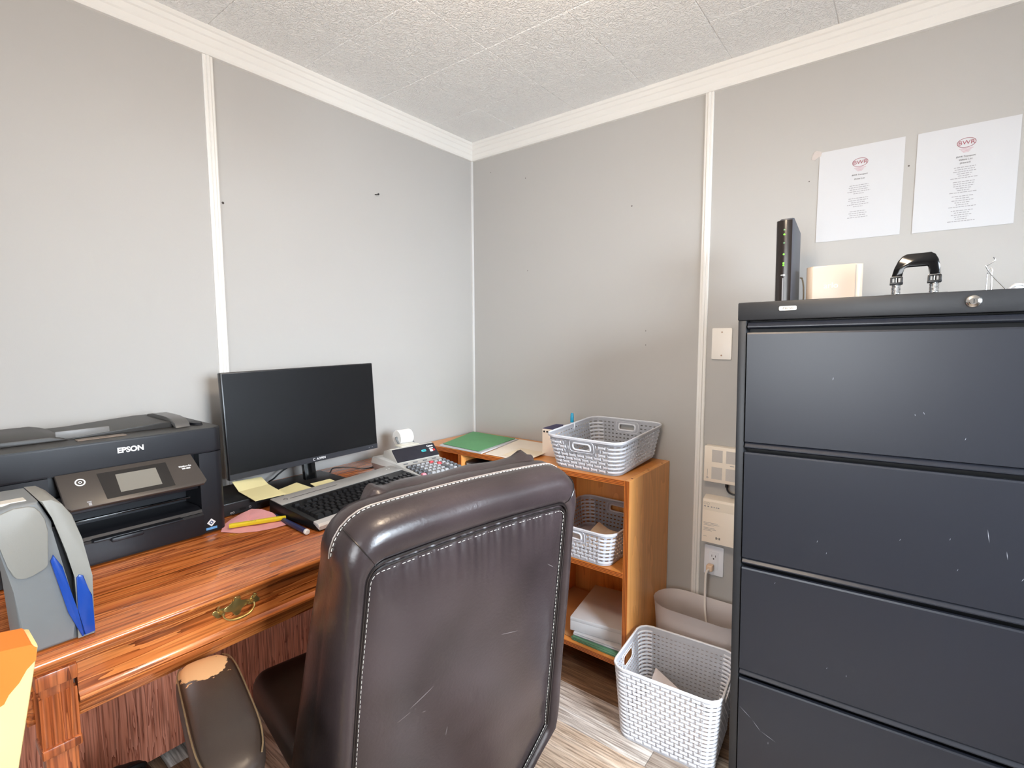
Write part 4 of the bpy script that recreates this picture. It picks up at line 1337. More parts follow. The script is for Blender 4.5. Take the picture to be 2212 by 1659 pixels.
bm = BM(); tube(bm, [(0, 0, 0.125), (0, 0, 0.145), (0, 0, 0.162), (0, 0, 0.165)], [0.0075, 0.0075, 0.0062, 0.004], 12); obj('marker_cap', bm, MCYAN, cm_)
cd_ = paper_thing('card', 'small white card with dark print poking up behind the carton', 'card', [(0.650, -0.19, 0.8785), (0.70, -0.175, 0.8785), (0.70, -0.165, 0.914), (0.652, -0.18, 0.9)], MPAPER, 0.0006)
# ------------------------------------------------------------------ armchair behind the desk
YW = R(80)
ch = thing('office_chair', 'high-backed dark brown leather office chair seen from behind, worn left arm', 'chair', (1.133, -1.226, 0.0), YW)
BETA = R(8.5)
sb, cb_ = math.sin(BETA), math.cos(BETA)
Z0 = 0.9


def BP(u, v, w):
    """back frame: u right, v up along the back, w forward from the rear face"""
    return Vector((u, -v * sb + w * cb_, Z0 + v * cb_ + w * sb))


def outline(n_c=8):
    """rear panel outline (u, v) anticlockwise from the bottom left cut corner"""
    pts = []
    def seg(a, b, n):
        return [(a[0] + (b[0] - a[0]) * k / n, a[1] + (b[1] - a[1]) * k / n) for k in range(n)]
    pts += seg((-0.14, -0.78), (0.14, -0.78), 14)
    pts += seg((0.14, -0.78), (0.268, -0.605), 10)
    pts += seg((0.268, -0.605), (0.246, -0.2), 22)
    pts += seg((0.246, -0.2), (0.238, -0.035), 8)
    for k in range(n_c):
        a = R(90 * k / n_c); pts.append((0.203 + 0.035 * math.cos(a), -0.035 + 0.035 * math.sin(a)))
    for k in range(84):
        x = 0.203 - 0.406 * k / 84; pts.append((x, 0.006 * (1 - (x / 0.203) ** 2)))
    for k in range(n_c):
        a = R(90 + 90 * k / n_c); pts.append((-0.203 + 0.035 * math.cos(a), -0.035 + 0.035 * math.sin(a)))
    pts += seg((-0.238, -0.035), (-0.246, -0.2), 8)
    pts += seg((-0.246, -0.2), (-0.256, -0.63), 22)
    pts += seg((-0.256, -0.63), (-0.14, -0.78), 10)
    return pts


OUT = outline()
NO = len(OUT)


def out_n(i):
    a, b = Vector(OUT[i - 1]), Vector(OUT[(i + 1) % NO])
    t = (b - a).normalized()
    return Vector((t.y, -t.x))


NRM = [out_n(i) for i in range(NO)]
for _ in range(3):
    NRM = [(NRM[i - 1] + NRM[i] * 2 + NRM[(i + 1) % NO]).normalized() for i in range(NO)]


def off(i, d, w):
    u, v = OUT[i]
    n_ = NRM[i]
    top = max(0.0, n_.y) * (1 if v > -0.2 else 0)
    bot = max(0.0, -n_.y)
    dd = d * (0.68 + 0.87 * top ** 1.5) * (1 - 0.75 * bot)
    low = min(1.0, max(0.0, (0.02 - v) / 0.55))
    return BP(u + n_.x * dd * (1 + 0.12 * low), v + n_.y * dd, w * (0.92 + 0.75 * low))


# rear panel: gently domed, puckered below the top seam
bm = BM()
cen = Vector((0, -0.36))
NR = 40
rings = []
rnd = random.Random(3)
ph = [rnd.uniform(0, 6.28) for _ in range(6)]
for j in range(NR):
    f_ = 1 - (j / NR) ** 1.4
    ring = []
    for i in range(NO):
        u = cen.x + (OUT[i][0] - cen.x) * f_ * 0.992
        v = cen.y + (OUT[i][1] - cen.y) * f_ * 0.996
        e = 1 - f_
        dome = -0.02 * (1 - f_ ** 6)
        dt_ = max(0.0, 0.004 - v)
        puck = 0.0034 * math.exp(-dt_ / 0.028) * min(1, e * 20) * (math.sin(u * 330 + ph[0] + 2 * math.sin(u * 40)) + 0.9 * math.sin(u * 165 + ph[1]))
        sidew = 0.0014 * math.exp(-max(0.0, 0.235 - abs(u)) / 0.015) * math.sin(v * 70 + ph[2]) * min(1, e * 12)
        lump = 0.0022 * math.sin(u * 17 + v * 9 + ph[3]) * math.sin(v * 13 - u * 6 + ph[4]) * min(1, e * 4)
        ring.append(bm.verts.new(BP(u, v, 0.006 + dome + puck + sidew + lump)))
    rings.append(ring)
c_ = bm.verts.new(BP(cen.x, cen.y, -0.014))
for A, B in zip(rings[:-1], rings[1:]):
    for i in range(NO):
        bm.faces.new((A[i], A[(i + 1) % NO], B[(i + 1) % NO], B[i]))
for i in range(NO):
    bm.faces.new((rings[-1][i], rings[-1][(i + 1) % NO], c_))
from mathutils.bvhtree import BVHTree
bm.normal_update()
PANEL = BVHTree.FromBMesh(bm)
obj('back_panel', bm, MLEA, ch, 80)
FWD = (BP(0, 0, 1) - BP(0, 0, 0)).normalized()


def on_panel(u, v):
    hit = PANEL.ray_cast(BP(u, v, -0.1), FWD)
    return (hit[0] if hit[0] is not None else BP(u, v, -0.014)) - FWD * 0.0003


# pale scuffs rubbed into the leather
MSCUFF = mat('pale scuffed leather', srgb(112, 102, 100), 0.6)
for (u, v, ln_, an, wd_) in ((-0.125, -0.295, 0.055, 24, 0.0009), (-0.16, -0.318, 0.028, 20, 0.0006), (-0.118, -0.33, 0.008, -10, 0.0008), (0.085, -0.255, 0.05, -14, 0.0007), (-0.06, -0.41, 0.02, 84, 0.0008), (0.195, -0.14, 0.03, -35, 0.0006)):
    a = R(an)
    bm = BM()
    n_ = 8
    row = []
    for k in range(n_ + 1):
        t = -1 + 2 * k / n_
        w_ = wd_ * (1 - t * t) ** 0.5 + 0.0001
        cu_, cv_ = u + math.cos(a) * ln_ / 2 * t, v + math.sin(a) * ln_ / 2 * t
        row.append([bm.verts.new(on_panel(cu_ - math.sin(a) * w_ * s_, cv_ + math.cos(a) * w_ * s_)) for s_ in (-1, 1)])
    for A, B in zip(row[:-1], row[1:]):
        bm.faces.new((A[0], A[1], B[1], B[0]))
    obj('scuff_mark', bm, MSCUFF, ch, 0)


# bolster rolling from the panel seam round the edge to the front
prof = [(-0.002, 0.010), (0.0, 0.004), (0.003, -0.003), (0.009, -0.0085), (0.018, -0.0105), (0.028, -0.0075), (0.036, 0.000), (0.0415, 0.010), (0.045, 0.024), (0.0465, 0.042), (0.0465, 0.056), (0.0455, 0.0595), (0.0465, 0.064), (0.046, 0.085), (0.042, 0.105), (0.034, 0.12), (0.015, 0.13), (-0.03, 0.133)]
bm = BM()
rings = []
for (d, w) in prof:
    ring = []
    for i in range(NO):
        p = off(i, d, w)
        k = OUT[i][0] * 24 + OUT[i][1] * 19
        if 0.005 < d:
            p += Vector((0, -0.0012 * math.sin(k) * (1 if w < 0.03 else 0.3), 0.0008 * math.sin(k * 1.7 + 1)))
        ring.append(bm.verts.new(p))
    rings.append(ring)
for A, B in zip(rings[:-1], rings[1:]):
    for i in range(NO):
        bm.faces.new((A[i], A[(i + 1) % NO], B[(i + 1) % NO], B[i]))
bm.faces.new(rings[-1])
obj('back_bolster', bm, MLEA, ch, 60)
# dark piping pair along the seam
for d, w, r_ in ((-0.001, -0.0005, 0.0026), (-0.0075, 0.0005, 0.0024)):
    bm = BM(); tube(bm, [off(i, d, w) for i in range(NO)], r_, 6, closed=True); obj('piping', bm, MSEAM, ch)


def stitches(bm, pts, ln=0.0075, gap=0.004, r_=0.0009):
    pts = [Vector(p) for p in pts]
    L_ = [0.0]
    for a, b in zip(pts[:-1], pts[1:]): L_.append(L_[-1] + (b - a).length)
    def at(s):
        for k in range(len(L_) - 1):
            if s <= L_[k + 1]:
                t = (s - L_[k]) / max(1e-9, L_[k + 1] - L_[k]); return pts[k].lerp(pts[k + 1], t)
        return pts[-1]
    s = 0
    while s + ln < L_[-1]:
        tube(bm, [at(s), at(s + ln / 2), at(s + ln)], [r_ * 0.7, r_, r_ * 0.7], 5)
        s += ln + gap


# stitch lines: round the panel just inside the seam, and along the top of the bolster
bm = BM()
stitches(bm, [off(i, -0.0125, 0.0005) for i in list(range(NO)) + [0]], 0.006, 0.0035, 0.00062)
obj('stitching', bm, MSTITCH, ch)
idx_top = [i for i in range(NO) if NRM[i].y > 0.25 and OUT[i][1] > -0.1]
bm = BM()
stitches(bm, [off(i, 0.0472, 0.0535) for i in idx_top], 0.006, 0.003, 0.0007)
obj('stitching', bm, MSTITCH, ch)
bm = BM(); tube(bm, [off(i, 0.0465, 0.0605) for i in idx_top], 0.0016, 6); obj('piping', bm, mat('pale top piping', srgb(150, 138, 130), 0.35), ch)
# corner seams that cross the bolster
for k_ in (-1, 1):
    best = min(range(NO), key=lambda i: abs(OUT[i][0] - k_ * 0.2215) + abs(OUT[i][1] + 0.02))
    bm = BM(); tube(bm, [off(best, d, w) + Vector((0, -0.0004, 0.0004)) for d, w in prof[1:12]], 0.0012, 5); obj('corner_seam', bm, MSEAM, ch)
# head pillow lying over the top front edge, ends puckered
bm = BM()
nu, nv = 56, 20
g = []
for a in range(nu + 1):
    t = -1 + 2 * a / nu
    env = (1 - abs(t) ** 7) ** 0.5
    flare = math.exp(-((abs(t) - 0.9) / 0.09) ** 2)
    row = []
    for b in range(nv):
        an = 2 * math.pi * b / nv
        ry = 0.052 * env * (1 - 0.10 * flare); rz = 0.032 * env * (1 + 0.35 * flare * (0.5 + 0.5 * math.sin(an * 2)))
        pk = 0.0045 * flare * math.sin(an * 7 + (1 if t > 0 else 2))
        w = 0.112 + (ry + pk) * math.cos(an)
        v = 0.038 + 0.010 * flare + (rz + pk) * math.sin(an) + 0.002 * math.sin(t * 9)
        row.append(bm.verts.new(BP(0.018 + t * 0.213, v, w)))
    g.append(row)
for a in range(nu):
    for b in range(nv):
        bm.faces.new((g[a][b], g[a][(b + 1) % nv], g[a + 1][(b + 1) % nv], g[a + 1][b]))
bm.faces.new(g[0]); bm.faces.new(g[-1])
obj('head_pillow', bm, MLEA, ch, 70)
# seat cushion and base
bm = BM()
vs = rbox(bm, (-0.27, 0.17, 0.325), (0.27, 0.62, 0.425), 0.04, 5)
obj('seat', bm, mat('dark seat leather', srgb(46, 36, 32), 0.4, bump=0.1, bscale=300), ch, 60)
bm = BM(); rbox(bm, (-0.22, 0.2, 0.295), (0.22, 0.56, 0.327), 0.01); obj('seat_pan', bm, MCHB, ch)
bm = BM(); tube(bm, [(0, 0.28, 0.09), (0, 0.28, 0.25)], 0.03, 16); tube(bm, [(0, 0.28, 0.24), (0, 0.28, 0.3)], 0.02, 16); obj('gas_lift', bm, MCHB, ch)
for k in range(5):
    a = R(20 + 72 * k)
    d = Vector((math.cos(a), math.sin(a), 0))
    c = Vector((0, 0.28, 0))
    bm = BM(); tube(bm, [c + d * 0.02 + Vector((0, 0, 0.11)), c + d * 0.16 + Vector((0, 0, 0.095)), c + d * 0.3 + Vector((0, 0, 0.072))], [0.03, 0.024, 0.018], 10)
    lg = obj('base_arm', bm, MCHB, ch)
    bm = BM()
    wc = c + d * 0.3
    for s in (-1, 1):
        lathe(bm, [(0, -0.009), (0.024, -0.009), (0.027, -0.004), (0.027, 0.004), (0.024, 0.009), (0, 0.009)], 16, Matrix.Translation(wc + Vector((-d.y, d.x, 0)) * 0.015 * s + Vector((0, 0, 0.0272))) @ Matrix.Rotation(a, 4, 'Z') @ Matrix.Rotation(R(90), 4, 'X'))
    tube(bm, [wc + Vector((0, 0, 0.03)), wc + Vector((0, 0, 0.075))], 0.006, 8)
    obj('caster', bm, MCHB, lg)

# arms: padded top on a looped support. Placed by their own frame
for s in (-1, 1):
    ax, ay, az = -0.395 * s * -1 if s == -1 else 0.395, 0.0, 0.0
    # arm centre in the chair frame
    if s == -1:
        wc_ = Vector((0.866, -1.603, 0.0))
        lc = wmat(ch).inverted() @ wc_
        lx_, ly_ = lc.x, lc.y
    else:
        lx_, ly_ = 0.30, ly_ + 0.09
    tw = R(-3.0) * (1 if s == -1 else -1)
    bm = BM()
    L_ = 0.36
    nu_ = 30; nv_ = 20
    g = []
    for a in range(nu_ + 1):
        t = -1 + 2 * a / nu_
        e = (1 - abs(t) ** 5) ** 0.42 if abs(t) < 1 else 0.0
        row = []
        for b in range(nv_):
            an = 2 * math.pi * b / nv_
            cx_, sx_ = math.cos(an), math.sin(an)
            k_ = (abs(cx_) ** 3.4 + abs(sx_) ** 3.4) ** (-1 / 3.4)
            hw = 0.049 * max(e, 0.02)
            zz = 0.03 * sx_ * k_ * max(e, 0.2) - 0.014 * max(0, t) ** 2 - 0.012 * max(0, -t - 0.5)
            row.append(bm.verts.new((hw * cx_ * k_, t * L_ / 2, zz)))
        g.append(row)
    for a in range(nu_):
        for b in range(nv_):
            bm.faces.new((g[a][b], g[a][(b + 1) % nv_], g[a + 1][(b + 1) % nv_], g[a + 1][b]))
    bm.faces.new(g[0]); bm.faces.new(g[-1])
    ap = obj('arm_pad', bm, MWORN, ch, 60)
    ap.location = (lx_, ly_, 0.636)
    ap.rotation_euler = (0, 0, tw)
    if s == -1: ap['label'] = 'left arm pad worn through to tan backing at its front'
    for q in (-1, 1):
        bm = BM()
        pts = []
        for a in range(2, nu_ - 1):
            t = -1 + 2 * a / nu_
            e = (1 - abs(t) ** 5) ** 0.42
            pts.append((q * 0.0455 * e, t * L_ / 2, 0.0215 * e - 0.014 * max(0, t) ** 2 - 0.012 * max(0, -t - 0.5) + 0.002))
        if q == -1:
            tube(bm, pts, 0.0013, 6)
        else:
            tube(bm, pts, 0.0013, 6)
        obj('arm_piping', bm, MPIPE, ap)
    bm = BM()
    prism(bm, [(-0.13, -0.02), (0.14, -0.025), (0.12, -0.08), (0.085, -0.2), (-0.08, -0.2), (-0.11, -0.08)], 'x', -0.026, 0.026, bev=0.008, seg=3)
    sp_ = obj('arm_support', bm, MCHB, ch, 50)
    sp_.location = ap.location; sp_.rotation_euler = ap.rotation_euler
    bm = BM(); rbox(bm, (-0.02, -0.08, -0.225), (0.02 + 0.0, 0.085, -0.195), 0.006)
    rbox(bm, (0.0 if s == -1 else -0.2, -0.05, -0.245), (0.2 if s == -1 else 0.0, 0.05, -0.222), 0.004)
    ab_ = obj('arm_bracket', bm, MCHB, ch)
    ab_.location = ap.location; ab_.rotation_euler = ap.rotation_euler

# ------------------------------------------------------------------ printer
PX, PY = 0.2, -1.585
pt = thing('inkjet_printer', 'black all-in-one inkjet printer with a tilted touch panel on the oak desk', 'printer', (PX, PY, DZ))
fx = 0.36 - PX           # front face (local x)
bx = 0.035 - PX
yl, yr = -1.802 - PY, -1.366 - PY
ol_, or_ = -1.708 - PY, -1.425 - PY    # opening
hs = 0.2105


def round_plan(x0, x1, y0, y1, r, corners, n=6):
    """plan polygon of a block, with rounded corners named by ('fl','fr','bl','br'); x1 is the front"""
    out = []
    for key, (cx, cy, a0) in (('fr', (x1 - r, y1 - r, 0)), ('br', (x0 + r, y1 - r, 90)), ('bl', (x0 + r, y0 + r, 180)), ('fl', (x1 - r, y0 + r, 270))):
        if key in corners:
            for k in range(n + 1):
                a = R(a0 + 90 * k / n); out.append((cx + r * math.cos(a), cy + r * math.sin(a)))
        else:
            out.append({'fr': (x1, y1), 'br': (x0, y1), 'bl': (x0, y0), 'fl': (x1, y0)}[key])
    return out


bm = BM()
prism(bm, round_plan(bx, fx, yl, ol_, 0.022, ('fl', 'bl')), 'z', 0.004, hs - 0.0008)
prism(bm, round_plan(bx, fx, or_, yr, 0.022, ('fr', 'br')), 'z', 0.004, hs - 0.0008)
rbox(bm, (bx + 0.01, ol_ - 0.001, 0.004), (fx - 0.1, or_ + 0.001, hs - 0.0008))
rbox(bm, (fx - 0.11, ol_ - 0.001, 0.125), (fx - 0.03, or_ + 0.001, hs - 0.0008), 0.002)
rbox(bm, (bx + 0.02, yl + 0.02, 0.0), (fx - 0.02, yr - 0.02, 0.005))
obj('body', bm, MPRN, pt, 40)
bm = BM()
vs = prism(bm, round_plan(bx, fx, yl, yr, 0.022, ('fr', 'fl', 'br', 'bl')), 'z', hs + 0.0008, 0.2715, bev=0.004, seg=3)
lid = obj('scanner_lid', bm, MPRN, pt, 40)
bm = BM(); prism(bm, round_plan(bx + 0.003, fx - 0.003, yl + 0.003, yr - 0.003, 0.02, ('fr', 'fl', 'br', 'bl')), 'z', 0.271, 0.2722); obj('lid_top', bm, MPRNT, lid, 40)
text('lettering', 'EPSON', 0.0165, MWHITE, lid, (fx + 0.0003, -1.5635 - PY, 0.247), (R(90), 0, R(90)), 0.0002, sx=1.0, off=0.0006)
# document feeder: hopper, sloping tray with side guides, arched end
bm = BM()
prism(bm, [(yl + 0.012, 0.272), (yl + 0.012, 0.279), (yl + 0.03, 0.284), (yl + 0.115, 0.284), (yl + 0.135, 0.279), (yl + 0.15, 0.272)], 'x', bx + 0.02, fx - 0.085, bev=0.003)
fd = obj('document_feeder', bm, MPRNT, pt, 40)
bm = BM()
prism(bm, [(yl + 0.15, 0.2722), (yl + 0.16, 0.2745), (yr - 0.11, 0.286), (yr - 0.08, 0.286), (yr - 0.08, 0.2722)], 'x', bx + 0.03, fx - 0.09, bev=0.002)
obj('input_tray', bm, MPRNT, fd, 40)
bm = BM(); rbox(bm, (0.06, yl + 0.128, 0.274), (0.064, yl + 0.225, 0.292), 0.001); obj('paper_guide', bm, mat('grey guide', srgb(110, 108, 106), 0.4), fd)
bm = BM()
prism(bm, [(bx + 0.05, 0.273), (bx + 0.055, 0.29), (bx + 0.1, 0.2955), (fx - 0.13, 0.2955), (fx - 0.09, 0.2925), (fx - 0.068, 0.284), (fx - 0.062, 0.273), (fx - 0.076, 0.273), (fx - 0.086, 0.281), (fx - 0.13, 0.2865), (bx + 0.11, 0.2865), (bx + 0.08, 0.273)], 'y', yr - 0.085, yr - 0.052, bev=0.0015)
obj('tray_end', bm, mat('grey tray end', srgb(84, 82, 80), 0.3), fd, 40)
bm = BM(); rbox(bm, (fx - 0.07, yl + 0.155, 0.2722), (fx - 0.045, yl + 0.245, 0.2745), 0.001, 1); obj('exit_lip', bm, mat('tan lip', srgb(120, 106, 94), 0.4), fd)
bm = BM(); lathe(bm, [(0.03, 0.0), (0.026, 0.006), (0.012, 0.0085), (0, 0.009)], 16, Matrix.Translation((0.06, yr - 0.03, 0.272)) @ Matrix.Diagonal((1.4, 0.5, 1, 1)).to_4x4()); obj('hinge_cover', bm, MPRN, lid)
# tilted control panel
A_ = Vector((fx + 0.001, 0, 0.214)); B_ = Vector((fx + 0.06, 0, 0.149))
ed = (B_ - A_); Lp = ed.length; ed.normalize()
nrm_ = Vector((-ed.z, 0, ed.x)); nrm_ = nrm_ if nrm_.x > 0 else -nrm_
cp_m = Matrix(((0, -ed.x, nrm_.x, 0), (1, -ed.y, nrm_.y, 0), (0, -ed.z, nrm_.z, 0), (0, 0, 0, 1)))
cp_m.translation = (A_ + B_) / 2 + Vector((0, (ol_ + or_) / 2 + 0.004, 0))
cp = bpy.data.objects.new('control_panel', None)
bm = BM()
WP, HP = 0.262, Lp
pl_ = [(-WP / 2 - 0.004, HP / 2), (-WP / 2, -HP / 2 + 0.008), (-WP / 2 + 0.008, -HP / 2), (WP / 2 - 0.006, -HP / 2), (WP / 2 + 0.002, -HP / 2 + 0.008), (WP / 2 - 0.012, HP / 2)]
prism(bm, pl_, 'z', -0.010, 0.0, bev=0.002)
cp = obj('control_panel', bm, MPRNP, pt, 40)
cp.matrix_local = cp_m
bm = BM(); prism(bm, [(-0.062, -HP / 2 + 0.010), (0.066, -HP / 2 + 0.010), (0.062, HP / 2 - 0.012), (-0.068, HP / 2 - 0.012)], 'z', -0.001, 0.0006); tg = obj('touch_glass', bm, MSCRN, cp)
bm = BM(); prism(bm, [(-0.036, -HP / 2 + 0.02), (0.042, -HP / 2 + 0.02), (0.0395, HP / 2 - 0.022), (-0.037, HP / 2 - 0.022)], 'z', 0.0006, 0.0009); obj('display', bm, MLCD, tg)
bm = BM(); cx_, cy_ = -0.098, 0.018
lathe(bm, [(0.0065, 0.0), (0.0078, 0.0005), (0.009, 0.0)], 28, Matrix.Translation((cx_, cy_, 0.0002)))
lathe(bm, [(0.0018, 0.0), (0.0024, 0.0005), (0.003, 0.0)], 16, Matrix.Translation((cx_, cy_, 0.0002)))
obj('power_button', bm, MWHITE, cp)
text('lettering', 'WorkForce Pro', 0.0052, MWHITE, cp, (0.098, 0.012, 0.0003), (0, 0, 0), 0.0001, sx=0.78, off=0.0002)
text('lettering', 'WF-4820', 0.0052, MWHITE, cp, (0.099, 0.0055, 0.0003), (0, 0, 0), 0.0001, sx=0.9, off=0.0002)
bm = BM(); rbox(bm, (-0.094, -0.041, 0.0), (-0.089, -0.034, 0.0005)); rbox(bm, (-0.096, -0.033, 0), (-0.0885, -0.0305, 0.0004)); obj('wifi_mark', bm, MTXT, cp)
# output slot, tray and paper cassette
bm = BM()
rbox(bm, (fx - 0.03, ol_ + 0.001, 0.12), (fx - 0.012, or_ - 0.001, 0.162), 0.002)
prism(bm, [(fx - 0.1, 0.07), (fx - 0.02, 0.074), (fx + 0.004, 0.069), (fx + 0.008, 0.062), (fx - 0.1, 0.062)], 'y', ol_ + 0.001, or_ - 0.002)
obj('output_tray', bm, MPRN, pt, 30)
bm = BM(); rbox(bm, (fx - 0.02, ol_ + 0.02, 0.1), (fx - 0.011, or_ - 0.02, 0.104), 0.001); obj('roller_bar', bm, MGLB, pt)
bm = BM()
prism(bm, [(fx - 0.09, 0.006), (fx + 0.012, 0.006), (fx + 0.014, 0.012), (fx + 0.014, 0.056), (fx + 0.01, 0.061), (fx - 0.09, 0.061)], 'y', ol_ + 0.001, or_ - 0.001, bev=0.001)
cs = obj('paper_cassette', bm, MPRN, pt, 30)
bm = BM(); rbox(bm, (fx + 0.004, ol_ + 0.06, 0.058), (fx + 0.026, or_ - 0.05, 0.0635), 0.002); rbox(bm, (fx + 0.018, ol_ + 0.09, 0.052), (fx + 0.034, ol_ + 0.15, 0.062), 0.003); obj('pull_tab', bm, MPRN, cs)
# square-in-square sticker and blue strip on the right pillar
bm = BM()
def diamond(c, s, x):
    return [bm.verts.new((x, c[0] + s * math.cos(R(a)), c[1] + s * math.sin(R(a)))) for a in (0, 90, 180, 270)]
cc = (-1.405 - PY, 0.0275)
bm.faces.new(diamond(cc, 0.0105, fx + 0.0004))
f_ = bm.faces.new(diamond(cc, 0.0055, fx + 0.0006)); f_.material_index = 1
f_ = bm.faces.new(diamond(cc, 0.0025, fx + 0.0008)); f_.material_index = 0
rbox(bm, (fx, -1.418 - PY, 0.0095), (fx + 0.0005, -1.392 - PY, 0.0155), 0, mi=2)
obj('sticker', bm, [MWHITE, mat('navy print', srgb(50, 74, 120), 0.5), mat('light blue print', srgb(110, 170, 226), 0.5)], pt, 0)

# ------------------------------------------------------------------ grey slotted desk machine
gm = thing('desk_machine', 'grey plastic desk machine with a blue guide round its slot, at the desk corner', 'office machine', (0.625, -1.77, DZ))
X0, X1 = 0.56, 0.684
main = [(-1.804, 0.762), (-1.738, 0.762), (-1.737, 0.812), (-1.7575, 0.95), (-1.7575, 0.966), (-1.7715, 1.004), (-1.80, 1.0045), (-1.828, 0.996), (-1.83, 0.975), (-1.818, 0.93), (-1.808, 0.87)]
bm = BM(); prism(bm, main, 'x', X0, X1, bev=0.006, seg=3); wobj('body', bm, MMACH, gm, 40)
band = [(-1.738, 0.762), (-1.7155, 0.762), (-1.7135, 0.862), (-1.723, 0.93), (-1.733, 0.972), (-1.744, 0.993), (-1.756, 1.0035), (-1.7705, 1.0048), (-1.7555, 0.974), (-1.7445, 0.915), (-1.7345, 0.868), (-1.7365, 0.812)]
bm = BM(); prism(bm, band, 'x', X0, X1 + 0.002, bev=0.002, seg=2); wobj('cutter_arm', bm, MMACH2, gm, 40)
bm = BM(); prism(bm, [(-1.758, 0.953), (-1.747, 0.953), (-1.733, 0.87), (-1.7355, 0.81)], 'x', X0 + 0.01, X1 - 0.02); wobj('slot', bm, MCABD, gm)
cov = [(-1.8185, 0.945), (-1.812, 0.912), (-1.8075, 0.897), (-1.804, 0.8915), (-1.799, 0.8885), (-1.793, 0.8875), (-1.785, 0.889), (-1.772, 0.8945), (-1.7685, 0.8975), (-1.7665, 0.902), (-1.7635, 0.955), (-1.766, 0.975), (-1.771, 0.988), (-1.776, 0.996), (-1.783, 0.9995), (-1.80, 1.0005), (-1.825, 0.992)]
bm = BM(); prism(bm, cov, 'x', X1 - 0.01, X1 + 0.004, bev=0.002, seg=2); wobj('front_cover', bm, MMACH2, gm, 40)
bm = BM(); prism(bm, [(-1.764, 0.905), (-1.760, 0.914), (-1.7505, 0.892), (-1.7365, 0.812), (-1.7305, 0.766), (-1.7335, 0.765), (-1.748, 0.812)], 'x', X1 - 0.03, X1 + 0.006, bev=0.0012); wobj('guide', bm, MBLUE, gm, 40)
bm = BM(); prism(bm, [(-1.7345, 0.866), (-1.731, 0.8705), (-1.7255, 0.867), (-1.7235, 0.85), (-1.7165, 0.83), (-1.716, 0.767), (-1.73, 0.766), (-1.736, 0.812)], 'x', X1 - 0.03, X1 + 0.0055, bev=0.0012); wobj('guide', bm, MBLUE, gm, 40)
bm = BM(); rbox(bm, (X0 + 0.08, -1.826, 1.0015), (X0 + 0.105, -1.782, 1.0055), 0.001, 1); wobj('top_label', bm, mat('pale label strip', srgb(212, 206, 196), 0.5), gm)

# ------------------------------------------------------------------ orange and cream carton at the frame edge
oc = thing('carton', 'orange and pale yellow carton edge at the lower left, in front of the desk corner', 'carton', (0.87, -2.13, 0.0), rot=(R(-10.5), 0, 0))
bm = BM(); rbox(bm, (-0.03, -0.02, 0.02), (0.03, 0.152, 0.917), 0.004, 2)
obj('board', bm, MYCARD, oc, 40)
bm = BM()
pts = [(-0.018, 0.9185), (0.144, 0.9185), (0.1505, 0.913), (0.1515, 0.898), (0.144, 0.888), (0.139, 0.874), (0.131, 0.862), (0.128, 0.852), (0.118, 0.846), (0.108, 0.832), (0.06, 0.80), (-0.018, 0.75)]
prism(bm, pts, 'x', 0.0285, 0.0306)
prism(bm, [(-0.018, 0.9185), (0.144, 0.9185), (0.150, 0.914), (0.1515, 0.9), (-0.018, 0.9)], 'x', -0.0285, 0.0285)
obj('orange_patch', bm, MORG, oc, 0)

# ------------------------------------------------------------------ black bag under the desk
bgx = thing('black_bag', 'black bag slumped on the floor in the shadow under the desk', 'bag', (0.36, -1.635, 0.0))
bm = BM()
g = []
for a in range(17):
    th = math.pi / 2 * a / 16
    row = []
    for b in range(28):
        ph_ = 2 * math.pi * b / 28
        r = 0.085 * math.cos(th) ** 0.55 * (1 + 0.09 * math.sin(3 * ph_ + 2 * th) + 0.05 * math.sin(7 * ph_))
        row.append(bm.verts.new((r * math.cos(ph_), r * 1.1 * math.sin(ph_), 0.26 * math.sin(th) ** 1.1)))
    g.append(row)
for a in range(16):
    for b in range(28):
        bm.faces.new((g[a][b], g[a][(b + 1) % 28], g[a + 1][(b + 1) % 28], g[a + 1][b]))
bm.faces.new(list(reversed(g[0])))
bmesh.ops.remove_doubles(bm, verts=bm.verts[:], dist=0.0005)
obj('bag_body', bm, MBAGB, bgx, 80)
bm = BM(); tube(bm, spline([(0.0, -0.05, 0.235), (0.02, -0.045, 0.262), (0.025, 0.0, 0.272), (0.02, 0.045, 0.262), (0.0, 0.05, 0.235)], 5), 0.006, 8); obj('bag_handle', bm, MBAGB, bgx)

# ------------------------------------------------------------------ monitor
mn = thing('computer_monitor', 'black flat computer monitor with a dark screen on the desk', 'monitor', (0.155, -1.0, DZ), 0)
tilt = Matrix.Translation((0.0, 0.0, 0.072)) @ Matrix.Rotation(R(-2.5), 4, 'Y') @ Matrix.Rotation(R(0.8), 4, 'X')
W2, HM = 0.2715, 0.328
bm = BM()
rbox(bm, (-0.022, -W2, 0.0), (0.0, W2, HM), 0.003)
vs = rbox(bm, (-0.055, -0.19, 0.03), (-0.02, 0.19, 0.24), 0.015, 3)
bm.transform(tilt); hs_ = obj('housing', bm, MBLK, mn)
bm = BM(); rbox(bm, (-0.001, -W2 + 0.004, 0.0195), (0.0007, W2 - 0.004, HM - 0.004)); bm.transform(tilt); obj('screen', bm, MMON, mn)
bm = BM(); rbox(bm, (-0.003, -W2 + 0.0005, 0.0005), (0.0012, W2 - 0.0005, 0.0185), 0.0008, 1); bm.transform(tilt); bz = obj('chin', bm, MMONB, mn)
lg_ = text('lettering', 'AOPEN', 0.0105, MWHITE, bz, (0, 0, 0), (0, 0, 0), 0.0001, off=0.0002)
lg_.matrix_local = tilt @ Matrix.Translation((0.0015, 0.032, 0.0098)) @ Matrix.Rotation(R(90), 4, 'Z') @ Matrix.Rotation(R(90), 4, 'X')
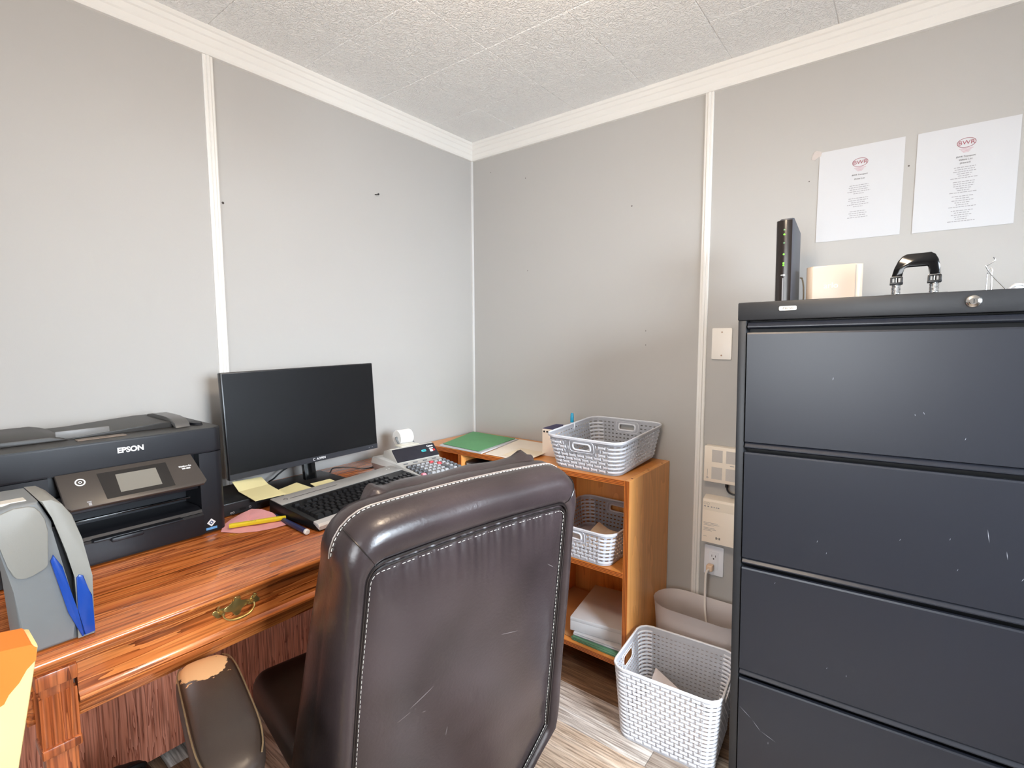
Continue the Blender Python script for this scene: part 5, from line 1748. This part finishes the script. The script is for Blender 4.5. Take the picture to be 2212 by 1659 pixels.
bm = BM(); tube(bm, [(0.0014, 0.0065 + 0.0042 * math.cos(R(a)), 0.0098 + 0.0042 * math.sin(R(a))) for a in range(50, 320, 15)], 0.0008, 6); bm.transform(tilt); obj('logo', bm, MWHITE, bz)
for yy in (0.232, 0.246):
    bm = BM(); lathe(bm, [(0.0017, 0), (0.0012, 0.0006), (0, 0.0007)], 10, tilt @ Matrix.Translation((0.0012, yy, 0.0095)) @ Matrix.Rotation(R(90), 4, 'Y')); obj('indicator', bm, MTXT, bz)
bm = BM()
prism(bm, [(-0.03, 0.012), (-0.012, 0.012), (-0.03, 0.11), (-0.048, 0.11)], 'y', -0.021, 0.021, bev=0.002); obj('stand_neck', bm, MGLB, mn, 40)
bm = BM(); rbox(bm, (-0.095, -0.145, 0.0), (0.095, 0.085, 0.013), 0.004); obj('stand_base', bm, mat('black stand base', srgb(30, 30, 32), 0.3), mn)

c1 = thing('monitor_cable', 'black cable drooping from the back of the monitor to the desk', 'cable', (0.07, -0.95, DZ))
bm = BM(); tube(bm, spline([(0.012, 0.13, 0.105), (-0.005, 0.06, 0.085), (-0.005, -0.01, 0.063), (-0.005, -0.085, 0.052), (-0.003, -0.125, 0.035), (0.0, -0.145, 0.023), (0.005, -0.165, 0.0175)], 8), 0.003, 8); obj('wire', bm, MBLK, c1)
bm = BM(); tube(bm, [(0.012, 0.128, 0.118), (0.012, 0.128, 0.092)], 0.006, 8); obj('plug', bm, MBLK, c1)
c2 = thing('desk_cable', 'thin black cable arching over the desk between the monitor and the calculator', 'cable', (0.12, -0.82, DZ))
bm = BM(); tube(bm, spline([(-0.02, -0.088, 0.003), (-0.02, -0.08, 0.008), (-0.03, -0.06, 0.017), (-0.01, -0.01, 0.013), (0.025, 0.04, 0.0035), (0.02, 0.1, 0.0035)], 8), 0.0025, 8); obj('wire', bm, MBLK, c2)

# ------------------------------------------------------------------ flat black box under the notes
bxp = thing('mini_computer', 'flat black box with front ports beside the printer, sticky note on top', 'computer', (0.176, -1.268, DZ))
bm = BM(); rbox(bm, (-0.096, -0.094, 0.002), (0.096, 0.09, 0.038), 0.003); obj('case', bm, MBLK, bxp)
bm = BM(); rbox(bm, (0.095, -0.093, 0.003), (0.0965, 0.089, 0.035), 0.0006, 1); fr_ = obj('front_panel', bm, mat('black port panel', srgb(40, 41, 44), 0.4), bxp)
bm = BM()
for py_, r_ in ((0.0, 0.003), (-0.046, 0.0026), (-0.052, 0.0026)):
    lathe(bm, [(r_ * 0.55, 0.0), (r_, 0.0004), (r_ * 1.15, 0)], 14, Matrix.Translation((0.0965, py_, 0.014 if py_ == 0 else 0.009)) @ Matrix.Rotation(R(90), 4, 'Y'))
obj('audio_port', bm, MTXT, fr_)
bm = BM(); rbox(bm, (0.096, -0.03, 0.01), (0.0968, -0.012, 0.017)); rbox(bm, (0.096, 0.02, 0.012), (0.0968, 0.03, 0.019)); obj('usb_port', bm, MCABD, fr_)

# ------------------------------------------------------------------ sticky notes, pink paper, pens
paper_thing('sticky_note', 'largest yellow sticky note, curled, on the flat black box by the printer', 'sticky note', [(0.315, -1.272, 0.799), (0.322, -1.186, 0.799), (0.13, -1.165, 0.802), (0.148, -1.262, 0.803)], MYEL, 0.0012, lambda u, v: 0.012 * max(0, v - 0.7) / 0.3 * (1 + 0.6 * (1 - u)), 'yellow sticky notes', n=10)
paper_thing('sticky_note', 'middle yellow sticky note on the stand base under the monitor neck', 'sticky note', [(0.292, -1.165, 0.7745), (0.287, -1.066, 0.7745), (0.168, -1.068, 0.776), (0.188, -1.14, 0.776)], MYEL, 0.0012, lambda u, v: 0.003 * u, 'yellow sticky notes')
paper_thing('sticky_note', 'small yellow sticky note nearest the calculator, behind the keyboard', 'sticky note', [(0.287, -1.055, 0.7745), (0.28, -0.975, 0.7745), (0.206, -0.969, 0.776), (0.206, -1.042, 0.776)], MYEL, 0.001, None, 'yellow sticky notes')
pk = thing('pink_paper', 'crumpled pink paper on the desk in front of the black box', 'paper', (0.385, -1.32, DZ + 0.001))
bm = BM()
ol2 = [(-0.007, -0.071, 0.001), (0.035, -0.045, 0.0), (0.06, -0.012, 0.0), (0.075, 0.025, 0.0005), (0.081, 0.058, 0.002), (0.045, 0.062, 0.006), (-0.003, 0.062, 0.016), (-0.045, 0.052, 0.02), (-0.086, 0.044, 0.014), (-0.075, 0.01, 0.012), (-0.061, -0.026, 0.007), (-0.045, -0.05, 0.003)]
ctr = bm.verts.new((0.005, 0.0, 0.004))
mid = []
rng = random.Random(11)
oc_ = [bm.verts.new(p) for p in ol2]
for p in ol2:
    mid.append(bm.verts.new((p[0] * 0.5 + rng.uniform(-.006, .006), p[1] * 0.5 + rng.uniform(-.006, .006), p[2] * 0.5 + rng.uniform(0.001, 0.008))))
for i in range(len(ol2)):
    j = (i + 1) % len(ol2)
    bm.faces.new((oc_[i], oc_[j], mid[j], mid[i])); bm.faces.new((mid[i], mid[j], ctr))
bmesh.ops.subdivide_edges(bm, edges=bm.edges[:], cuts=1, use_grid_fill=True, smooth=0.3)
bmesh.ops.solidify(bm, geom=bm.faces[:], thickness=0.0004)
obj('sheet', bm, MPINK, pk, 25)
yp = thing('highlighter', 'flat yellow marker lying across the crumpled pink paper', 'marker', (0.412, -1.312, DZ + 0.0125), math.atan2(0.112, 0.052))
bm = BM(); prism(bm, [(-0.067, -0.0065), (0.048, -0.0075), (0.068, -0.001), (0.068, 0.003), (0.048, 0.0075), (-0.067, 0.0065)], 'z', -0.004, 0.006, bev=0.002); obj('barrel', bm, MYELP, yp, 40)
bm = BM()
rng = random.Random(4)
for i in range(3): rbox(bm, (-0.02 + 0.006 * i, -0.002, 0.006), (-0.016 + 0.006 * i, 0.0015, 0.0063))
obj('printed_mark', bm, MINK, yp)
bp_ = thing('ballpoint_pen', 'navy ballpoint pen with a white end, lying along the keyboard side', 'pen', (0.474, -1.2585, DZ + 0.0078), math.atan2(-0.010, 0.19))
bm = BM(); tube(bm, [(-0.1, 0, -0.002), (-0.092, 0, 0), (-0.075, 0, 0), (0.0, 0, 0), (0.088, 0, 0)], [0.003, 0.005, 0.0062, 0.0068, 0.0068], 14); obj('barrel', bm, MNAVY, bp_)
bm = BM(); tube(bm, [(0.088, 0, 0), (0.09, 0, 0), (0.096, 0, 0), (0.0985, 0, 0)], [0.0067, 0.0074, 0.0072, 0.005], 14); obj('end_cap', bm, MWHITE, bp_)
bm = BM(); tube(bm, [(-0.062, 0, 0), (-0.052, 0, 0)], [0.0068, 0.007], 14); obj('ring', bm, MSTEEL, bp_)
rp_ = thing('red_pen', 'red pen poking out in front of the calculator', 'pen', (0.516, -0.70, DZ + 0.0058), R(98))
bm = BM(); tube(bm, [(-0.068, 0, 0), (-0.05, 0, 0), (0.055, 0, 0), (0.06, 0, 0)], [0.002, 0.0055, 0.0055, 0.004], 12); obj('barrel', bm, MRED, rp_)
bm = BM(); tube(bm, [(-0.075, 0, 0), (-0.067, 0, 0)], [0.0012, 0.0022], 8); obj('tip', bm, MBLK, rp_)

# ------------------------------------------------------------------ keyboard
kb = thing('keyboard', 'black and silver full-size keyboard tilted on the desk in front of the monitor', 'keyboard', (0.447, -1.018, DZ), R(94.2))
KW, KD = 0.452, 0.222
KT = R(6.5)
kt = Matrix.Translation((0, -KD / 2, 0.012)) @ Matrix.Rotation(KT, 4, 'X')
bm = BM(); prism(bm, [(0.0, -0.011), (0.0, 0.006), (0.004, 0.009), (KD - 0.004, 0.009), (KD, 0.006), (KD, -0.008 - 0.02), (KD - 0.03, -0.02)], 'x', -KW / 2, KW / 2, bev=0.002); bm.transform(kt); obj('case', bm, MBLK, kb, 30)
bm = BM(); rbox(bm, (-KW / 2 + 0.001, KD - 0.058, 0.0085), (KW / 2 - 0.001, KD - 0.001, 0.0115), 0.0015); bm.transform(kt); obj('top_panel', bm, MSILV, kb)
bm = BM(); prism(bm, [(-0.006, -0.006), (-0.006, 0.004), (0.0, 0.0095), (0.02, 0.0105), (0.02, 0.004)], 'x', -KW / 2 - 0.001, KW / 2 + 0.001, bev=0.0012); bm.transform(kt); obj('front_strip', bm, MSILL, kb, 30)
bm = BM()
lathe(bm, [(0.004, 0), (0.0052, 0.0006), (0.006, 0)], 18, Matrix.Translation((-KW / 2 + 0.03, KD - 0.03, 0.0115)))
rbox(bm, (-KW / 2 + 0.042, KD - 0.0345, 0.0112), (-KW / 2 + 0.2, KD - 0.032, 0.0119))
bm.transform(kt); obj('printed_marking', bm, MDARKP, kb)
bm = BM()
for i in range(2): rbox(bm, (KW / 2 - 0.045 + 0.012 * i, KD - 0.027, 0.0114), (KW / 2 - 0.041 + 0.012 * i, KD - 0.023, 0.0118))
bm.transform(kt); obj('status_light', bm, MWHITE, kb)
U = 0.0188
_kc = {}


def key_mesh(w, d):
    k = (round(w, 3), round(d, 3))
    if k in _kc: return _kc[k]
    bm = BM()
    b = 0.0007; hx, hy = w * U / 2 - b, d * U / 2 - b
    tx, ty = hx - 0.0026, hy - 0.0026
    lo_ = [bm.verts.new((sx * hx, sy * hy, 0)) for sx, sy in ((-1, -1), (1, -1), (1, 1), (-1, 1))]
    up = [bm.verts.new((sx * tx, sy * ty + 0.0008, 0.0088 + (0.0004 if sy < 0 else 0.0008))) for sx, sy in ((-1, -1), (1, -1), (1, 1), (-1, 1))]
    bm.faces.new(up)
    for q in range(4): bm.faces.new((lo_[q], lo_[(q + 1) % 4], up[(q + 1) % 4], up[q]))
    bmesh.ops.bevel(bm, geom=[e for e in bm.edges if not (e.verts[0] in lo_ and e.verts[1] in lo_)], offset=0.0009, segments=2, affect='EDGES', clamp_overlap=True)
    bmesh.ops.recalc_face_normals(bm, faces=bm.faces)
    me = bpy.data.meshes.new('key'); bm.to_mesh(me); bm.free(); me.materials.append(MKEY)
    for p in me.polygons: p.use_smooth = True
    me.set_sharp_from_angle(angle=R(40))
    _kc[k] = me
    return me


keys = []
def krow(y, x, ws):
    for w in ws:
        if w < 0: x += -w
        else:
            keys.append((x + w / 2, y, w, 1.0)); x += w
krow(5.35, 0, [1, -1, 1, 1, 1, 1, -.5, 1, 1, 1, 1, -.5, 1, 1, 1, 1, -.25, 1, 1, 1])
krow(4, 0, [1] * 13 + [2, -.25, 1, 1, 1, -.25, 1, 1, 1, 1])
krow(3, 0, [1.5] + [1] * 12 + [1.5, -.25, 1, 1, 1, -.25, 1, 1, 1])
krow(2, 0, [1.75] + [1] * 11 + [2.25, -3.5, 1, 1, 1])
krow(1, 0, [2.25] + [1] * 10 + [2.75, -1.25, 1, -1.25, 1, 1, 1])
krow(0, 0, [1.25, 1.25, 1.25, 6.25, 1.25, 1.25, 1.25, 1.25, -.25, 1, 1, 1, -.25, 2, 1])
keys.append((22.0, 2.5, 1, 2)); keys.append((22.0, 0.5, 1, 2))
keys.sort(key=lambda k: -k[1] * 0.2 - abs(k[0] - 9) * 0.0 if k[0] < 19 else 5)
x00 = -22.5 * U / 2
mass = BM()
keys.sort(key=lambda k: (k[0] > 20.2 and k[1] < 1.5, 0))
for i, (x, y, w, d) in enumerate(keys):
    mtx = kt @ Matrix.Translation((x00 + x * U, 0.0335 + (y + 0.0) * U, 0.0086))
    if i < 100:
        o = bpy.data.objects.new('key', key_mesh(w, d)); link(o, kb); o.matrix_local = mtx
    else:
        mass.from_mesh(key_mesh(w, d)); n = len(key_mesh(w, d).vertices)
        mass.verts.ensure_lookup_table()
        bmesh.ops.transform(mass, matrix=mtx, verts=mass.verts[-n:])
if len(keys) > 100:
    o = obj('number_keys', mass, MKEY, kb, 40); o['kind'] = 'stuff'
else:
    mass.free()

# ------------------------------------------------------------------ printing calculator
cl = thing('printing_calculator', 'grey printing calculator with a paper roll at the right end of the desk', 'calculator', (0.498, -0.693, DZ), R(90 - 6))
bm = BM()
# lower body: wedge rising to the rear, bulged sides
g = []
secs = [(0.0, 0.093, 0.006, 0.022), (0.012, 0.098, 0.003, 0.027), (0.09, 0.1, 0.003, 0.036), (0.165, 0.1, 0.003, 0.044), (0.2, 0.108, 0.003, 0.05), (0.26, 0.118, 0.003, 0.056), (0.32, 0.112, 0.003, 0.05), (0.345, 0.09, 0.008, 0.036)]
for (yy, hw, zb_, zt_) in secs:
    g.append([bm.verts.new(p) for p in ((-hw + 0.012, yy, zb_), (hw - 0.012, yy, zb_), (hw, yy, zb_ + (zt_ - zb_) * 0.55), (hw - 0.006, yy, zt_ - 0.003), (hw - 0.012, yy, zt_), (-hw + 0.012, yy, zt_), (-hw + 0.006, yy, zt_ - 0.003), (-hw, yy, zb_ + (zt_ - zb_) * 0.55))])
for A, B in zip(g[:-1], g[1:]):
    for k in range(8): bm.faces.new((A[k], A[(k + 1) % 8], B[(k + 1) % 8], B[k]))
bm.faces.new(g[0]); bm.faces.new(list(reversed(g[-1])))
obj('body', bm, mat('grey calculator shell', srgb(188, 187, 184), 0.35), cl, 35)
# display hood
bm = BM(); prism(bm, [(0.17, 0.043), (0.212, 0.088), (0.222, 0.0905), (0.262, 0.078), (0.27, 0.05)], 'x', -0.092, 0.098, bev=0.002); hd = obj('display_hood', bm, mat('warm grey hood', srgb(196, 194, 188), 0.35), cl, 35)
a_ = Vector((0, 0.1715, 0.0475)); b_ = Vector((0, 0.2105, 0.0885))
e_ = (b_ - a_).normalized(); n_ = Vector((0, -e_.z, e_.y)); mid_ = (a_ + b_) / 2
dm = Matrix(((1, 0, 0, 0), (0, e_.y, n_.y, 0), (0, e_.z, n_.z, 0), (0, 0, 0, 1))); dm.translation = mid_ + Vector((0.003, 0, 0))
hh_ = (b_ - a_).length
bm = BM(); rbox(bm, (-0.094, -hh_ / 2 + 0.0005, -0.002), (0.094, hh_ / 2, 0.0022), 0.0015); dp_ = obj('display_window', bm, mat('smoky display window', srgb(34, 34, 42), 0.15), cl); dp_.matrix_local = dm
tx = text('digits', '4020', 0.0135, MTEAL, dp_, (0.034, 0.0, 0.0024), (0, 0, 0), 0.0001, sx=0.8)
text('lettering', 'Canon', 0.0105, MWHITE, dp_, (0.07, 0.017, 0.0024), (0, 0, 0), 0.0001, off=0.0003)
bm = BM(); rbox(bm, (0.062, 0.004, 0.0022), (0.08, 0.0075, 0.0025)); rbox(bm, (0.062, -0.009, 0.0022), (0.074, 0.001, 0.0025)); obj('printed_mark', bm, MWHITE, dp_)
bm = BM(); rbox(bm, (0.0745, -0.007, 0.0022), (0.085, 0.001, 0.0025)); obj('red_mark', bm, MRED, dp_)
# paper roll on its arms, printed strip lying over the hood
bm = BM()
lathe(bm, [(0.006, -0.03), (0.03, -0.03), (0.031, -0.028), (0.031, 0.028), (0.03, 0.03), (0.006, 0.03), (0.006, -0.03)], 30, Matrix.Translation((0.055, 0.352, 0.098)) @ Matrix.Rotation(R(90), 4, 'Y'))
obj('paper_roll', bm, mat('bright roll paper', srgb(246, 244, 240), 0.7), cl, 40)
bm = BM()
for s in (-1, 1):
    tube(bm, spline([(0.055 + s * 0.034, 0.3, 0.045), (0.055 + s * 0.034, 0.33, 0.075), (0.055 + s * 0.034, 0.352, 0.098)], 5), 0.004, 8)
tube(bm, [(0.02, 0.352, 0.098), (0.09, 0.352, 0.098)], 0.005, 10)
obj('roll_arm', bm, MMACH, cl)
bm = BM(); rbox(bm, (-0.03, 0.235, 0.084), (0.05, 0.285, 0.0895), 0.002, 2); obj('tear_bar', bm, mat('clear cream cover', srgb(226, 222, 206), 0.25), cl)
bm = BM(); tube(bm, spline([(0.055, 0.322, 0.085), (0.04, 0.29, 0.092), (0.03, 0.262, 0.0925)], 5), 0.0006, 4)
bm.free()
# keys
def ckey(x, y, w, d, m):
    bm = BM()
    z = 0.0285 + (y - 0.012) * 0.115
    vs = rbox(bm, (x - w / 2, y - d / 2, z - 0.002), (x + w / 2, y + d / 2, z + 0.0065), 0.0015, 2)
    for v in vs:
        if v.co.z > z + 0.004:
            v.co.x = x + (v.co.x - x) * 0.84; v.co.y = y + (v.co.y - y) * 0.84 + 0.0005
    obj('key', bm, m, cl, 40)
ry = [0.026, 0.048, 0.07, 0.092, 0.114, 0.136]
cxs = [-0.083 + 0.0195 * i for i in range(9)]
for r in range(5):
    for c in range(9):
        x = cxs[c]; y = ry[r]
        m = MDKK if c in (0, 1, 8) else MGREYK
        if c == 6 and r in (1, 2): continue
        if c == 6 and r == 0:
            ckey(x, ry[1], 0.0165, 0.058, MDKK); continue
        if c == 2 and r == 0: m = MGREYK
        if c == 0 and r == 0: m = MPINKK
        if c == 6 and r == 3: m = MREDK
        if c == 5 and r == 4: m = MREDK
        ckey(x, y, 0.0152, 0.0155, m)
bm = BM()
for i in range(4): rbox(bm, (-0.08 + 0.042 * i, 0.1475, 0.0425), (-0.062 + 0.042 * i, 0.152, 0.046), 0.001, 1)
obj('slide_switch', bm, MDKK, cl)
